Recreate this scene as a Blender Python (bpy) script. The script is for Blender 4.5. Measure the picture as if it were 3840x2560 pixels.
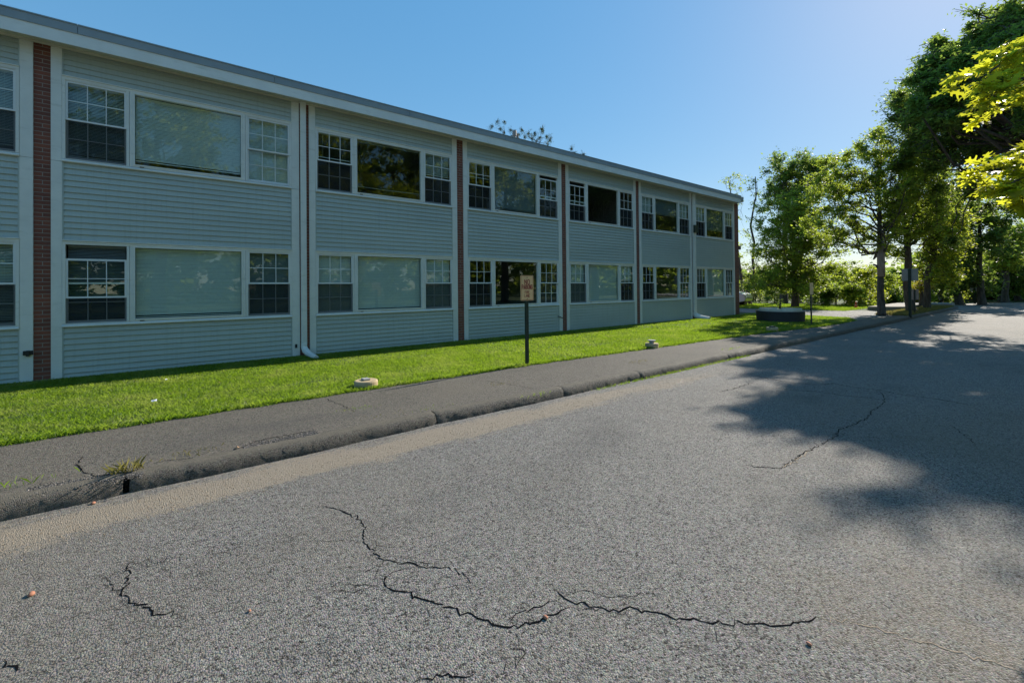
import bpy, math, random
import numpy as np
from mathutils import Vector, Matrix
R_ = math.radians
scene = bpy.context.scene
for o in list(bpy.data.objects): bpy.data.objects.remove(o)
COL = scene.collection
PI = math.pi

# ------------------------------------------------------------------ camera
YAW, PITCH, ROLL = R_(-52.4475), R_(0.4938), R_(0.5527)
CAM = np.array([10.4873, 0.0, 1.4504]); FPX = 996.7      # focal length in pixels of a 2352 px wide frame
Fw = np.array([math.sin(YAW), math.cos(YAW), 0.]); Rt = np.array([math.cos(YAW), -math.sin(YAW), 0.]); Up = np.array([0, 0, 1.])
F2 = Fw*math.cos(PITCH)+Up*math.sin(PITCH); U2 = Up*math.cos(PITCH)-Fw*math.sin(PITCH)
R3 = Rt*math.cos(ROLL)-U2*math.sin(ROLL); U3 = U2*math.cos(ROLL)+Rt*math.sin(ROLL)
cd = bpy.data.cameras.new('camera'); cam = bpy.data.objects.new('camera', cd); COL.objects.link(cam)
cd.sensor_width = 36; cd.lens = 36*1627.21/3840; cd.clip_start = .05; cd.clip_end = 3000
cd.shift_y = -(1280-1065.08)/3840
M = Matrix.Identity(4)
for i in range(3): M[i][0] = R3[i]; M[i][1] = U3[i]; M[i][2] = -F2[i]; M[i][3] = CAM[i]
cam.matrix_world = M
scene.camera = cam
def ray(u, v): return F2+R3*(u-1176)/FPX-U3*(v-652.36)/FPX
def G(u, v, z=0.):
    d = ray(u, v); return CAM+d*((z-CAM[2])/d[2])
def AY(u, v, y):
    d = ray(u, v); return CAM+d*(y/d[1])

# ------------------------------------------------------------------ sky, sun, exposure
SUN_E, SUN_D = R_(30.5), R_(3.9)
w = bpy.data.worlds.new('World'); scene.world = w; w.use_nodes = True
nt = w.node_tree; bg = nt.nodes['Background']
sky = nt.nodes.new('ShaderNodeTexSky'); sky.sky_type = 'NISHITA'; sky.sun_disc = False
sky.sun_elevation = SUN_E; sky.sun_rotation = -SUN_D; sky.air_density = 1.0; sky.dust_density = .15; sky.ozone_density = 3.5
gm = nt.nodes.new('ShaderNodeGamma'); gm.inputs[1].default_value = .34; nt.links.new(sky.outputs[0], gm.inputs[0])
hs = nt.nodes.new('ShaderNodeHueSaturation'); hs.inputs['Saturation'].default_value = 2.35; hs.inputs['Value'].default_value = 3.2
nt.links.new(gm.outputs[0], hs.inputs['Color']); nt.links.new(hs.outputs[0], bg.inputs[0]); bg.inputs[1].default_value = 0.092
sl = bpy.data.lights.new('sun', 'SUN'); sl.energy = 5.0; sl.angle = R_(.45); sl.color = (1, .93, .82)
so = bpy.data.objects.new('sun', sl); COL.objects.link(so)
sv = Vector((-math.sin(SUN_D)*math.cos(SUN_E), math.cos(SUN_D)*math.cos(SUN_E), math.sin(SUN_E)))
so.rotation_euler = sv.to_track_quat('Z', 'Y').to_euler(); so.location = (0, 60, 60)
SUNV = np.array(sv)
scene.view_settings.view_transform = 'Standard'; scene.view_settings.look = 'None'
scene.view_settings.exposure = 0.61; scene.view_settings.gamma = 1
scene.render.engine = 'CYCLES'
scene.cycles.max_bounces = 8; scene.cycles.transparent_max_bounces = 16

# ------------------------------------------------------------------ helpers
def tag(o, label=None, cat=None, group=None, kind=None):
    if label: o['label'] = label
    if cat: o['category'] = cat
    if group: o['group'] = group
    if kind: o['kind'] = kind
    return o
def empty(name, loc, label=None, cat=None, group=None, rz=0):
    o = bpy.data.objects.new(name, None); COL.objects.link(o); o.location = tuple(float(a) for a in loc); o.rotation_euler = (0, 0, rz)
    o.empty_display_size = .1
    return tag(o, label, cat, group)
def copy_tree(o, parent=None):
    c = o.copy(); COL.objects.link(c); c.parent = parent
    for ch in o.children: copy_tree(ch, c)
    return c
class MB:
    def __init__(s): s.v = []; s.f = []
    def box(s, x0, x1, y0, y1, z0, z1):
        n = len(s.v)
        s.v += [(x0,y0,z0),(x1,y0,z0),(x1,y1,z0),(x0,y1,z0),(x0,y0,z1),(x1,y0,z1),(x1,y1,z1),(x0,y1,z1)]
        s.f += [tuple(n+i for i in q) for q in ((0,3,2,1),(4,5,6,7),(0,1,5,4),(1,2,6,5),(2,3,7,6),(3,0,4,7))]; return s
    def prism(s, pts, y0, y1):            # profile (x,z) extruded along y
        n = len(s.v); k = len(pts)
        s.v += [(x, y0, z) for x, z in pts]+[(x, y1, z) for x, z in pts]
        s.f += [(n+i, n+(i+1) % k, n+k+(i+1) % k, n+k+i) for i in range(k)]
        s.f += [tuple(n+i for i in range(k))[::-1], tuple(n+k+i for i in range(k))]; return s
    def poly(s, pts, z0, z1):             # plan polygon extruded up
        n = len(s.v); k = len(pts)
        s.v += [(x, y, z0) for x, y in pts]+[(x, y, z1) for x, y in pts]
        s.f += [(n+i, n+(i+1) % k, n+k+(i+1) % k, n+k+i) for i in range(k)]
        s.f += [tuple(n+i for i in range(k))[::-1], tuple(n+k+i for i in range(k))]; return s
    def sheet(s, pts, z):
        n = len(s.v); s.v += [(x, y, z) for x, y in pts]; s.f.append(tuple(range(n, n+len(pts)))); return s
    def tube(s, P, rad, seg=6, cap=True):
        P = [np.array(p, float) for p in P]; n0 = len(s.v)
        for i, p in enumerate(P):
            t = P[min(i+1, len(P)-1)]-P[max(i-1, 0)]; t = t/(np.linalg.norm(t)+1e-9)
            a = np.cross(t, (0, 0, 1.)); 
            if np.linalg.norm(a) < .2: a = np.cross(t, (1., 0, 0))
            a /= np.linalg.norm(a); b = np.cross(t, a); r = rad[i] if hasattr(rad, '__len__') else rad
            for j in range(seg):
                q = 2*PI*j/seg; s.v.append(tuple(p+r*(a*math.cos(q)+b*math.sin(q))))
        for i in range(len(P)-1):
            for j in range(seg):
                a0 = n0+i*seg+j; a1 = n0+i*seg+(j+1) % seg
                s.f.append((a0, a1, a1+seg, a0+seg))
        if cap:
            s.f.append(tuple(n0+j for j in range(seg))[::-1]); s.f.append(tuple(n0+(len(P)-1)*seg+j for j in range(seg)))
        return s
    def lathe(s, prof, seg=24, c=(0, 0, 0)):
        n0 = len(s.v)
        for r, z in prof:
            for j in range(seg):
                q = 2*PI*j/seg; s.v.append((c[0]+r*math.cos(q), c[1]+r*math.sin(q), c[2]+z))
        for i in range(len(prof)-1):
            for j in range(seg):
                a0 = n0+i*seg+j; a1 = n0+i*seg+(j+1) % seg
                s.f.append((a0, a1, a1+seg, a0+seg))
        s.f.append(tuple(n0+j for j in range(seg))[::-1]); s.f.append(tuple(n0+(len(prof)-1)*seg+j for j in range(seg)))
        return s
    def build(s, name, mat, parent=None, loc=(0, 0, 0), smooth=False, bevel=0):
        me = bpy.data.meshes.new(name); me.from_pydata([tuple(map(float, v)) for v in s.v], [], s.f); me.update()
        if mat: me.materials.append(mat)
        if smooth: me.polygons.foreach_set('use_smooth', [True]*len(me.polygons))
        o = bpy.data.objects.new(name, me); COL.objects.link(o); o.location = tuple(float(a) for a in loc); o.parent = parent
        if bevel:
            b = o.modifiers.new('b', 'BEVEL'); b.width = bevel; b.segments = 2; b.limit_method = 'ANGLE'
        return o
def npmesh(name, V, Fq, mat, parent=None, loc=(0, 0, 0), nv=4, smooth=False):
    V = np.asarray(V, np.float32); Fq = np.asarray(Fq, np.int32)
    me = bpy.data.meshes.new(name); me.vertices.add(len(V)); me.vertices.foreach_set('co', V.ravel())
    me.loops.add(Fq.size); me.loops.foreach_set('vertex_index', Fq.ravel())
    me.polygons.add(len(Fq)); me.polygons.foreach_set('loop_start', np.arange(len(Fq), dtype=np.int32)*nv)
    me.polygons.foreach_set('loop_total', np.full(len(Fq), nv, np.int32)); me.update(calc_edges=True)
    me.materials.append(mat)
    if smooth: me.polygons.foreach_set('use_smooth', [True]*len(me.polygons))
    o = bpy.data.objects.new(name, me); COL.objects.link(o); o.location = tuple(float(a) for a in loc); o.parent = parent
    return o

# ------------------------------------------------------------------ materials
class NT:
    def __init__(s, name):
        s.m = bpy.data.materials.new(name); s.m.use_nodes = True; s.t = s.m.node_tree; s.n = s.t.nodes; s.l = s.t.links
        s.b = s.n['Principled BSDF']; s.out = s.n['Material Output']; s.co = None
    def N(s, t, **k):
        n = s.n.new(t)
        for a, b in k.items(): setattr(n, a, b)
        return n
    def pos(s):
        if not s.co: s.co = s.N('ShaderNodeTexCoord')
        return s.co.outputs['Object']
    def map(s, sc=(1, 1, 1), rot=(0, 0, 0), loc=(0, 0, 0)):
        m = s.N('ShaderNodeMapping'); m.inputs['Scale'].default_value = sc; m.inputs['Rotation'].default_value = rot; m.inputs['Location'].default_value = loc
        s.l.new(s.pos(), m.inputs[0]); return m.outputs[0]
    def noise(s, scale, detail=4, rough=.6, vec=None):
        n = s.N('ShaderNodeTexNoise'); n.inputs['Scale'].default_value = scale; n.inputs['Detail'].default_value = detail; n.inputs['Roughness'].default_value = rough
        s.l.new(vec or s.pos(), n.inputs['Vector']); return n.outputs[0]
    def vor(s, scale, vec=None, out='Color', feat='F1'):
        n = s.N('ShaderNodeTexVoronoi', feature=feat); n.inputs['Scale'].default_value = scale
        s.l.new(vec or s.pos(), n.inputs['Vector']); return n.outputs[out]
    def ramp(s, fac, stops):
        r = s.N('ShaderNodeValToRGB'); e = r.color_ramp.elements
        while len(e) < len(stops): e.new(.5)
        for q, (p, c) in zip(e, stops): q.position = p; q.color = (*c, 1) if hasattr(c, '__len__') else (c, c, c, 1)
        s.l.new(fac, r.inputs[0]); return r.outputs[0]
    def mix(s, f, a, b, mode='MIX'):
        m = s.N('ShaderNodeMix', data_type='RGBA', blend_type=mode)
        for i, x in ((0, f), (6, a), (7, b)):
            if hasattr(x, 'links') or hasattr(x, 'is_linked'): s.l.new(x, m.inputs[i])
            elif i == 0: m.inputs[0].default_value = x
            else: m.inputs[i].default_value = (*x, 1)
        return m.outputs[2]
    def math(s, op, a, b=None, clamp=False):
        m = s.N('ShaderNodeMath', operation=op, use_clamp=clamp)
        for i, x in ((0, a), (1, b)):
            if x is None: continue
            if hasattr(x, 'is_linked'): s.l.new(x, m.inputs[i])
            else: m.inputs[i].default_value = x
        return m.outputs[0]
    def bump(s, h, strength=.3, dist=.01, base=None):
        b = s.N('ShaderNodeBump'); b.inputs['Strength'].default_value = strength; b.inputs['Distance'].default_value = dist
        s.l.new(h, b.inputs['Height'])
        if base: s.l.new(base, b.inputs['Normal'])
        s.l.new(b.outputs[0], s.b.inputs['Normal']); return b.outputs[0]
    def set(s, col=None, rough=None, metal=None, spec=None):
        if col is not None:
            if hasattr(col, 'is_linked'): s.l.new(col, s.b.inputs['Base Color'])
            else: s.b.inputs['Base Color'].default_value = (*col, 1)
        if rough is not None:
            if hasattr(rough, 'is_linked'): s.l.new(rough, s.b.inputs['Roughness'])
            else: s.b.inputs['Roughness'].default_value = rough
        if metal is not None: s.b.inputs['Metallic'].default_value = metal
        if spec is not None: s.b.inputs['Specular IOR Level'].default_value = spec
        return s.m

def mat_paint(name, col, rough=.55, dirt=.18, scale=3, grime=None):
    t = NT(name); a = t.noise(scale, 6, .65); f = t.noise(scale*14, 3, .6)
    c2 = tuple(c*(1-dirt) for c in col); c3 = tuple(min(1, c*(1+dirt*.3)) for c in col)
    c = t.ramp(a, [(.35, c2), (.62, col), (.8, c3)])
    if grime:
        g = t.ramp(t.noise(5, 5, .7, t.map((1, .35, 2.2))), [(.56, 0.), (.75, 1.)]); c = t.mix(t.math('MULTIPLY', g, .5), c, grime)
    t.bump(f, .08, .004); return t.set(c, rough)
TRIM = mat_paint('white_trim', (.72, .72, .67), .5, .1, 2.5, (.42, .42, .35))
FASCIA = mat_paint('fascia_paint', (.76, .77, .73), .5, .1, 1.6, (.44, .45, .38))
FLASH = mat_paint('grey_flashing', (.27, .31, .33), .42, .12, 2)
SOFFIT = mat_paint('soffit_vinyl', (.62, .61, .50), .6, .12, 2)
SASH = mat_paint('sash_white', (.70, .71, .70), .4, .05, 3)
def mat_siding():
    t = NT('vinyl_siding'); a = t.noise(1.2, 5, .6, t.map((1, .25, 1.5))); b = t.noise(90, 2, .5, t.map((1, .12, 1)))
    c = t.ramp(a, [(.3, (.375, .42, .39)), (.6, (.425, .475, .44)), (.8, (.46, .505, .47))])
    d = t.ramp(t.noise(7, 8, .75, t.map((1, .5, 1.2))), [(.66, 0.), (.74, 1.)])
    sp = t.N('ShaderNodeSeparateXYZ'); t.l.new(t.pos(), sp.inputs[0])
    low = t.ramp(sp.outputs[2], [(.0, 1.), (.35, 0.)])
    c = t.mix(t.math('MULTIPLY', t.math('MULTIPLY', d, low), .75), c, (.13, .14, .12))
    stk = t.ramp(t.noise(6, 5, .7, t.map((1, 3.2, .12))), [(.50, 0.), (.70, 1.)]); c = t.mix(t.math('MULTIPLY', stk, .28), c, (.25, .28, .24))
    t.bump(b, .1, .003); return t.set(c, .5)
SIDING = mat_siding()
def mat_brick():
    t = NT('red_brick'); sp = t.N('ShaderNodeSeparateXYZ'); t.l.new(t.pos(), sp.inputs[0])
    cb = t.N('ShaderNodeCombineXYZ'); t.l.new(t.math('ADD', sp.outputs[1], sp.outputs[0]), cb.inputs[0]); t.l.new(sp.outputs[2], cb.inputs[1])
    br = t.N('ShaderNodeTexBrick'); t.l.new(cb.outputs[0], br.inputs['Vector'])
    br.inputs['Scale'].default_value = 1; br.inputs['Brick Width'].default_value = .208; br.inputs['Row Height'].default_value = .0677
    br.inputs['Mortar Size'].default_value = .0055; br.inputs['Mortar Smooth'].default_value = .2; br.offset = .5; br.squash = 1
    br.inputs['Color1'].default_value = (.27, .085, .05, 1); br.inputs['Color2'].default_value = (.17, .06, .042, 1); br.inputs['Mortar'].default_value = (.30, .25, .21, 1)
    n = t.noise(60, 4, .7); c = t.mix(.35, br.outputs[0], t.ramp(n, [(.3, (.10, .05, .04)), (.7, (.36, .15, .10))]), 'MULTIPLY')
    c = t.mix(.5, br.outputs[0], c)
    inv = t.math('SUBTRACT', 1., br.outputs['Fac']); h = t.math('ADD', inv, t.math('MULTIPLY', n, .3))
    t.bump(h, .5, .006); return t.set(c, .85)
BRICK = mat_brick()
def mat_glass():
    t = NT('window_glass'); t.n.remove(t.b)
    tr = t.N('ShaderNodeBsdfTransparent'); tr.inputs[0].default_value = (.86, .93, .90, 1)
    gl = t.N('ShaderNodeBsdfGlossy'); gl.inputs['Roughness'].default_value = .012; gl.inputs[0].default_value = (.92, .97, .95, 1)
    fr = t.N('ShaderNodeLayerWeight'); fr.inputs[0].default_value = .5
    nz = t.noise(1.3, 2, .5); bp = t.N('ShaderNodeBump'); bp.inputs['Strength'].default_value = .05; bp.inputs['Distance'].default_value = .02
    t.l.new(nz, bp.inputs['Height']); t.l.new(bp.outputs[0], gl.inputs['Normal'])
    mx = t.N('ShaderNodeMixShader'); f = t.math('ADD', t.math('MULTIPLY', t.math('POWER', fr.outputs[1], 3.0), .95), .075)
    t.l.new(f, mx.inputs[0]); t.l.new(tr.outputs[0], mx.inputs[1]); t.l.new(gl.outputs[0], mx.inputs[2]); t.l.new(mx.outputs[0], t.out.inputs[0])
    return t.m
GLASS = mat_glass()
def mat_screen():
    t = NT('insect_screen'); t.n.remove(t.b); tr = t.N('ShaderNodeBsdfTransparent'); d = t.N('ShaderNodeBsdfDiffuse'); d.inputs[0].default_value = (.03, .033, .035, 1)
    mx = t.N('ShaderNodeMixShader'); mx.inputs[0].default_value = .55
    t.l.new(tr.outputs[0], mx.inputs[1]); t.l.new(d.outputs[0], mx.inputs[2]); t.l.new(mx.outputs[0], t.out.inputs[0]); return t.m
SCREEN = mat_screen()
def flat(name, col, rough=.6, metal=0, dirt=.15, scale=20): 
    t = NT(name); c = t.ramp(t.noise(scale, 4), [(.3, tuple(x*(1-dirt) for x in col)), (.7, tuple(min(1, x*(1+dirt)) for x in col))]); return t.set(c, rough, metal)
BLIND = flat('blind_slats', (.62, .66, .60), .5, dirt=.04)
BLIND_D = flat('blind_slats_dark', (.17, .20, .19), .5, dirt=.04)
ROOM = flat('room_wall', (.20, .20, .18), .9)
DARKG = flat('dark_green_paint', (.012, .03, .02), .45, dirt=.3)
BLACK = flat('black_plastic', (.012, .012, .013), .5)
CONC = mat_paint('concrete', (.36, .33, .27), .9, .25, 12, (.2, .18, .13))
def mat_asphalt(name, dark, light, sandy=False,  scale=1.0, tint=(1, 1, 1)):
    t = NT(name); v = t.vor(122*scale); v2 = t.vor(122*scale, out='Distance'); n = t.noise(.6, 5, .6); n2 = t.noise(330*scale, 2, .7)
    bw = t.N('ShaderNodeRGBToBW'); t.l.new(v, bw.inputs[0])
    g = t.math('ADD', t.math('MULTIPLY', bw.outputs[0], .62), t.math('MULTIPLY', n2, .38)); g = t.math('SUBTRACT', g, t.math('MULTIPLY', t.math('SUBTRACT', t.noise(38*scale, 3, .7), .5), .35))
    c = t.ramp(g, [(.27, tuple(dark*.22*x for x in tint)), (.45, tuple((dark*.30+light*.70)*x for x in tint)), (.70, tuple(light*1.12*x for x in tint)), (.88, tuple(min(1, light*2.2)*x for x in tint))])
    hue = t.vor(160*scale); c = t.mix(.14, c, hue, 'OVERLAY')
    c = t.mix(.5, c, t.ramp(n, [(.3, .68), (.5, .95), (.7, 1.)]), 'MULTIPLY')
    c = t.mix(t.math('MULTIPLY', t.ramp(t.noise(.23, 6, .65), [(.48, 0.), (.68, 1.)]), .42), c, (.17, .145, .11))
    c = t.mix(t.math('MULTIPLY', t.ramp(t.noise(.9, 7, .7, t.map((1, .35, 1), loc=(3, 7, 0))), [(.56, 0.), (.70, 1.)]), .35), c, (.05, .05, .052))
    if sandy:
        sp = t.N('ShaderNodeSeparateXYZ'); t.l.new(t.pos(), sp.inputs[0])
        wob = t.math('MULTIPLY', t.math('SUBTRACT', t.noise(1.6, 8, .72), .5), .55)
        # sand drifted along the gutter, thinning out past y = 9
        d = t.math('ABSOLUTE', t.math('SUBTRACT', t.math('ADD', sp.outputs[0], wob), t.math('ADD', 6.17, t.math('MULTIPLY', sp.outputs[1], .016))))
        band = t.math('SUBTRACT', 1.25, t.math('MULTIPLY', d, 3.3), True)
        far = t.math('SUBTRACT', 1.25, t.math('MULTIPLY', sp.outputs[1], .1), True)
        grit = t.noise(55, 5, .75); streak = t.noise(9, 5, .7, t.map((1, .12, 1)))
        f = t.math('MULTIPLY', band, far); f = t.math('ADD', f, t.math('MULTIPLY', t.math('SUBTRACT', grit, .5), 2.2)); f = t.math('ADD', f, t.math('MULTIPLY', t.math('SUBTRACT', streak, .5), 1.6))
        f = t.ramp(f, [(.30, 0.), (.62, 1.)]); f = t.math('MULTIPLY', f, t.math('MINIMUM', t.math('MULTIPLY', band, 4.), 1.))
        f = t.math('MULTIPLY', f, t.math('MULTIPLY', far, 1.4, True))
        sand = t.ramp(t.noise(260, 3, .7), [(.3, (.20, .16, .115)), (.6, (.36, .295, .215)), (.8, (.50, .43, .33))])
        c = t.mix(t.math('MULTIPLY', f, .72), c, sand)
    if name == 'kerb_asphalt':
        sp = t.N('ShaderNodeSeparateXYZ'); t.l.new(t.pos(), sp.inputs[0]); dz = t.math('ADD', sp.outputs[2], t.math('MULTIPLY', t.noise(11, 5, .7), .03))
        c = t.mix(t.math('MULTIPLY', t.ramp(t.math('MULTIPLY', t.math('ADD', dz, .09), 10.), [(.35, 0.), (.62, 1.)]), .55), c, (.155, .135, .10))
    if sandy:
        gx, gy = G(2260, 1440, -.17)[:2]; ds = t.math('SQRT', t.math('ADD', t.math('POWER', t.math('SUBTRACT', sp.outputs[0], float(gx)), 2.), t.math('POWER', t.math('MULTIPLY', t.math('SUBTRACT', sp.outputs[1], float(gy)), .8), 2.)))
        mk = t.math('SUBTRACT', 1.05, t.math('MULTIPLY', ds, .95), True); mk = t.math('MULTIPLY', mk, t.ramp(t.noise(3.2, 6, .7), [(.38, 0.), (.62, 1.)]))
        c = t.mix(t.math('MULTIPLY', mk, .55), c, t.ramp(t.noise(200, 2, .7), [(.3, (.12, .09, .06)), (.7, (.36, .29, .20))]))
    h = t.math('ADD', t.math('MULTIPLY', v2, -.9), t.math('MULTIPLY', n2, .5))
    t.bump(h, 1., .0075/scale)
    return t.set(c, .82, spec=.35)
ROAD = mat_asphalt('road_asphalt', .05, .23, True, 1.0, (1.07, 1., .90))
WALK = mat_asphalt('sidewalk_asphalt', .05, .15, False, 1.1, (1.13, 1., .82))
KERB = mat_asphalt('kerb_asphalt', .028, .125, False, 1.2, (1.12, 1, .84))
LOT = mat_asphalt('driveway_asphalt', .09, .24, False, .8, (1.03, 1, .95))
SLAB = mat_paint('slab_concrete', (.30, .27, .24), .9, .2, 2.5, (.15, .14, .12))
def mat_ground():
    t = NT('lawn_soil'); c = t.ramp(t.noise(.5, 8, .7), [(.3, (.02, .045, .008)), (.5, (.04, .075, .012)), (.7, (.08, .09, .03))]); c = t.mix(.5, c, t.ramp(t.noise(60, 4, .7), [(.3, (.02, .035, .01)), (.7, (.12, .17, .035))]))
    t.bump(t.noise(45, 5, .7), .7, .03); return t.set(c, .95)
GROUND = mat_ground()
def mat_leaf(name, lo, hi, trans, tfac=.45, rough=.5, spots=None):
    t = NT(name); ge = t.N('ShaderNodeNewGeometry'); big = t.noise(.7, 2, .5)
    f = t.math('ADD', t.math('MULTIPLY', ge.outputs['Random Per Island'], .6), t.math('MULTIPLY', big, .4))
    stops = [(.2, lo), (.75, hi)]
    if spots: stops.append((.93, spots))
    c = t.ramp(f, stops); t.set(c, rough, spec=.3)
    tr = t.N('ShaderNodeBsdfTranslucent'); tc = t.mix(.55, c, trans, 'MIX'); tc2 = t.mix(f, tuple(x*.6 for x in trans), trans); tc3 = t.mix(.35, tc2, tc)
    t.l.new(tc3, tr.inputs[0]); mx = t.N('ShaderNodeMixShader'); mx.inputs[0].default_value = tfac
    t.l.new(t.b.outputs[0], mx.inputs[1]); t.l.new(tr.outputs[0], mx.inputs[2]); t.l.new(mx.outputs[0], t.out.inputs[0]); return t.m
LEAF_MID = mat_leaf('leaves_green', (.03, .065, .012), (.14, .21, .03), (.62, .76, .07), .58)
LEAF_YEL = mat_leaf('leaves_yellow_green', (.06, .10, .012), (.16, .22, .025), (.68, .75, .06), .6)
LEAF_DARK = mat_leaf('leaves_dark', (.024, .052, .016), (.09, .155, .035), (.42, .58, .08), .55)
LEAF_OAK = mat_leaf('oak_leaves', (.08, .13, .012), (.15, .21, .015), (.86, .86, .05), .68, .4, (.30, .14, .02))
LEAF_GOLD = mat_leaf('golden_leaves', (.20, .15, .015), (.30, .24, .03), (.6, .5, .05), .5)
LEAF_FLOWER = mat_leaf('flowering_leaves', (.05, .09, .02), (.11, .16, .04), (.3, .36, .08), .4, .5, (.6, .5, .45))
NEEDLE = mat_leaf('pine_needles', (.025, .06, .03), (.06, .11, .04), (.10, .16, .05), .25)
def mat_grass():
    t = NT('grass_blades'); ge = t.N('ShaderNodeNewGeometry'); patch = t.noise(1.1, 5, .65); fine = t.noise(7, 4, .7)
    f = t.math('ADD', t.math('MULTIPLY', ge.outputs['Random Per Island'], .45), t.math('MULTIPLY', fine, .55))
    c = t.ramp(f, [(.30, (.018, .05, .006)), (.52, (.085, .165, .012)), (.7, (.14, .225, .02)), (.9, (.30, .31, .10))])
    dry = t.ramp(t.math('ADD', t.math('MULTIPLY', patch, .75), t.math('MULTIPLY', fine, .3)), [(.50, 0.), (.66, 1.)])
    c = t.mix(t.math('MULTIPLY', dry, .65), c, (.30, .29, .10)); t.set(c, .55, spec=.35)
    tr = t.N('ShaderNodeBsdfTranslucent'); tc = t.mix(.75, c, (.36, .52, .02), 'ADD'); tc = t.mix(.0, tc, c); t.l.new(tc, tr.inputs[0])
    mx = t.N('ShaderNodeMixShader'); mx.inputs[0].default_value = .45; t.l.new(t.b.outputs[0], mx.inputs[1]); t.l.new(tr.outputs[0], mx.inputs[2]); t.l.new(mx.outputs[0], t.out.inputs[0]); return t.m
GRASS = mat_grass()
DRYG = mat_leaf('dry_grass', (.12, .12, .03), (.25, .22, .07), (.4, .36, .1), .4)
def mat_bark(name, a, b):
    t = NT(name); v = t.noise(9, 6, .7, t.map((1, 1, .25))); t.bump(v, .7, .03); return t.set(t.ramp(v, [(.35, a), (.65, b)]), .9)
BARK = mat_bark('bark', (.03, .025, .02), (.12, .10, .08))
BARK_L = mat_bark('bark_bare', (.20, .15, .12), (.38, .30, .25))

# ------------------------------------------------------------------ the setting: ground, road, pavement, drive
def structure(o): o['kind'] = 'structure'; return o
structure(MB().sheet([(-400, -300), (500, -300), (500, 600), (-400, 600)], -.30).build('ground', GROUND))
kx = 5.80
road = [(kx, -40), (24, -40), (24, 30), (20, 48), (26, 66), (60, 80), (55, 92), (22, 74), (12, 63), (8.2, 57), (5.6, 52), (4.4, 46.5), (3.9, 44), (-30, 46), (-30, 40.6), (kx, 40.6)]
structure(MB().sheet(road, -.17).build('road', ROAD))
walk = [(4.0, -14), (5.645, -14), (5.645, 27.0), (5.3, 27.6), (4.9, 27.4), (4.75, 24.5), (4.9, 18.7), (4.45, 14.4), (4.17, 9), (4.0, 5.5)]
structure(MB().poly([(a, b) for a, b in walk], -.28, -.05).build('sidewalk', WALK))
drive = [(-60, 24.1), (2.2, 24.4), (4.0, 22.6), (4.88, 22.4), (4.88, 27.5), (4.5, 29.8), (3.2, 31.5), (-2, 29.6), (-60, 30)]
structure(MB().sheet(drive, -.062).build('driveway', LOT))
# lawn surfaces (soil sheet, blades on top)
def sheet_grid(name, x0f, x1f, y0, y1, zf, ny, nx, mat):
    V = []; Fq = []
    for j in range(ny+1):
        y = y0+(y1-y0)*j/ny; a, b = x0f(y), x1f(y)
        for i in range(nx+1):
            x = a+(b-a)*i/nx; V.append((x, y, zf(x, y)))
    for j in range(ny):
        for i in range(nx):
            a = j*(nx+1)+i; Fq.append((a, a+1, a+nx+2, a+nx+1))
    return npmesh(name, V, Fq, mat, smooth=True)
WX = [(-14, 4.0), (5.5, 4.0), (9, 4.17), (14.4, 4.45), (18.7, 4.9), (22.4, 4.86), (24.4, 4.0)]
def walkx(y): return float(np.interp(y, [a for a, b in WX], [b for a, b in WX]))
def lz(x, y): return -.045*x/4-.004+.012*math.sin(x*2.1+y*.7)*math.sin(y*1.3)*min(1, max(0, x))*min(1, max(0, 4-x))
structure(sheet_grid('lawn', lambda y: -.05 if y < 22.7 else -30., lambda y: walkx(y)+.02, -14, 24.3, lz, 150, 16, GROUND))
structure(MB().poly([(-60, 30), (-2, 29.6), (3.2, 31.5), (2.6, 33.4), (2.4, 45), (-30, 45), (-60, 46)], -.29, -.07).build('verge', GROUND))
isl = [(4.88, 27.3), (5.3, 27.6), (5.63, 27.0), (5.63, 40), (5.2, 40.5), (4.5, 40), (4.2, 34), (4.4, 30)]
structure(MB().poly(isl, -.29, -.035).build('island_soil', GROUND))
# raised concrete slab
structure(MB().poly([(2.64, 33.6), (4.15, 34.6), (4.1, 40.6), (5.3, 41.6), (5.2, 43.6), (2.5, 42.6)], -.28, .09).build('raised_slab', SLAB))
# kerb: rounded extrusion in segments broken by joints and wear
rng = np.random.default_rng(3)
def kerb_run(y0, y1, mat, parent, off=0):
    ys = np.linspace(y0+.003, y1-.003, max(3, int((y1-y0)/.045))); prof = [(-.165, -.30), (-.165, -.050), (-.11, -.038), (-.05, -.042), (-.015, -.056), (.012, -.085), (.026, -.125), (.034, -.175), (.036, -.3)]
    V = []; n = len(prof)
    for j, y in enumerate(ys):
        e = 0.35 if j in (0, len(ys)-1) else 0
        for i, (x, z) in enumerate(prof):
            k = 0 if i in (0, 1, n-1) else 1
            V.append((kx+off+x-.03*e*k+k*rng.normal(0, .0035)+k*.012*math.sin(y*1.9)+k*.006*math.sin(y*7), y, z-.02*e*k+k*rng.normal(0, .0028)))
    Fq = [(j*n+i, j*n+i+1, (j+1)*n+i+1, (j+1)*n+i) for j in range(len(ys)-1) for i in range(n-1)]
    o = npmesh('kerb_segment', V, Fq, mat, parent, smooth=True)
    return o
kerb = structure(empty('kerb', (kx, 0, -.05)))
kr = []
brk = [-14, -6.1, -3.2, -.32, 2.45, 4.55, 6.41, 9.6, 12.9, 16.3, 19.5, 22.6, 25.4, 27.9, 30.2, 32.6, 35.0, 37.4, 39.9]
for a, b in zip(brk[:-1], brk[1:]):
    o = kerb_run(a, b-(.035 if b == -.32 else .004), KERB, kerb); o.location = (-kx, 0, .05)

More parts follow.
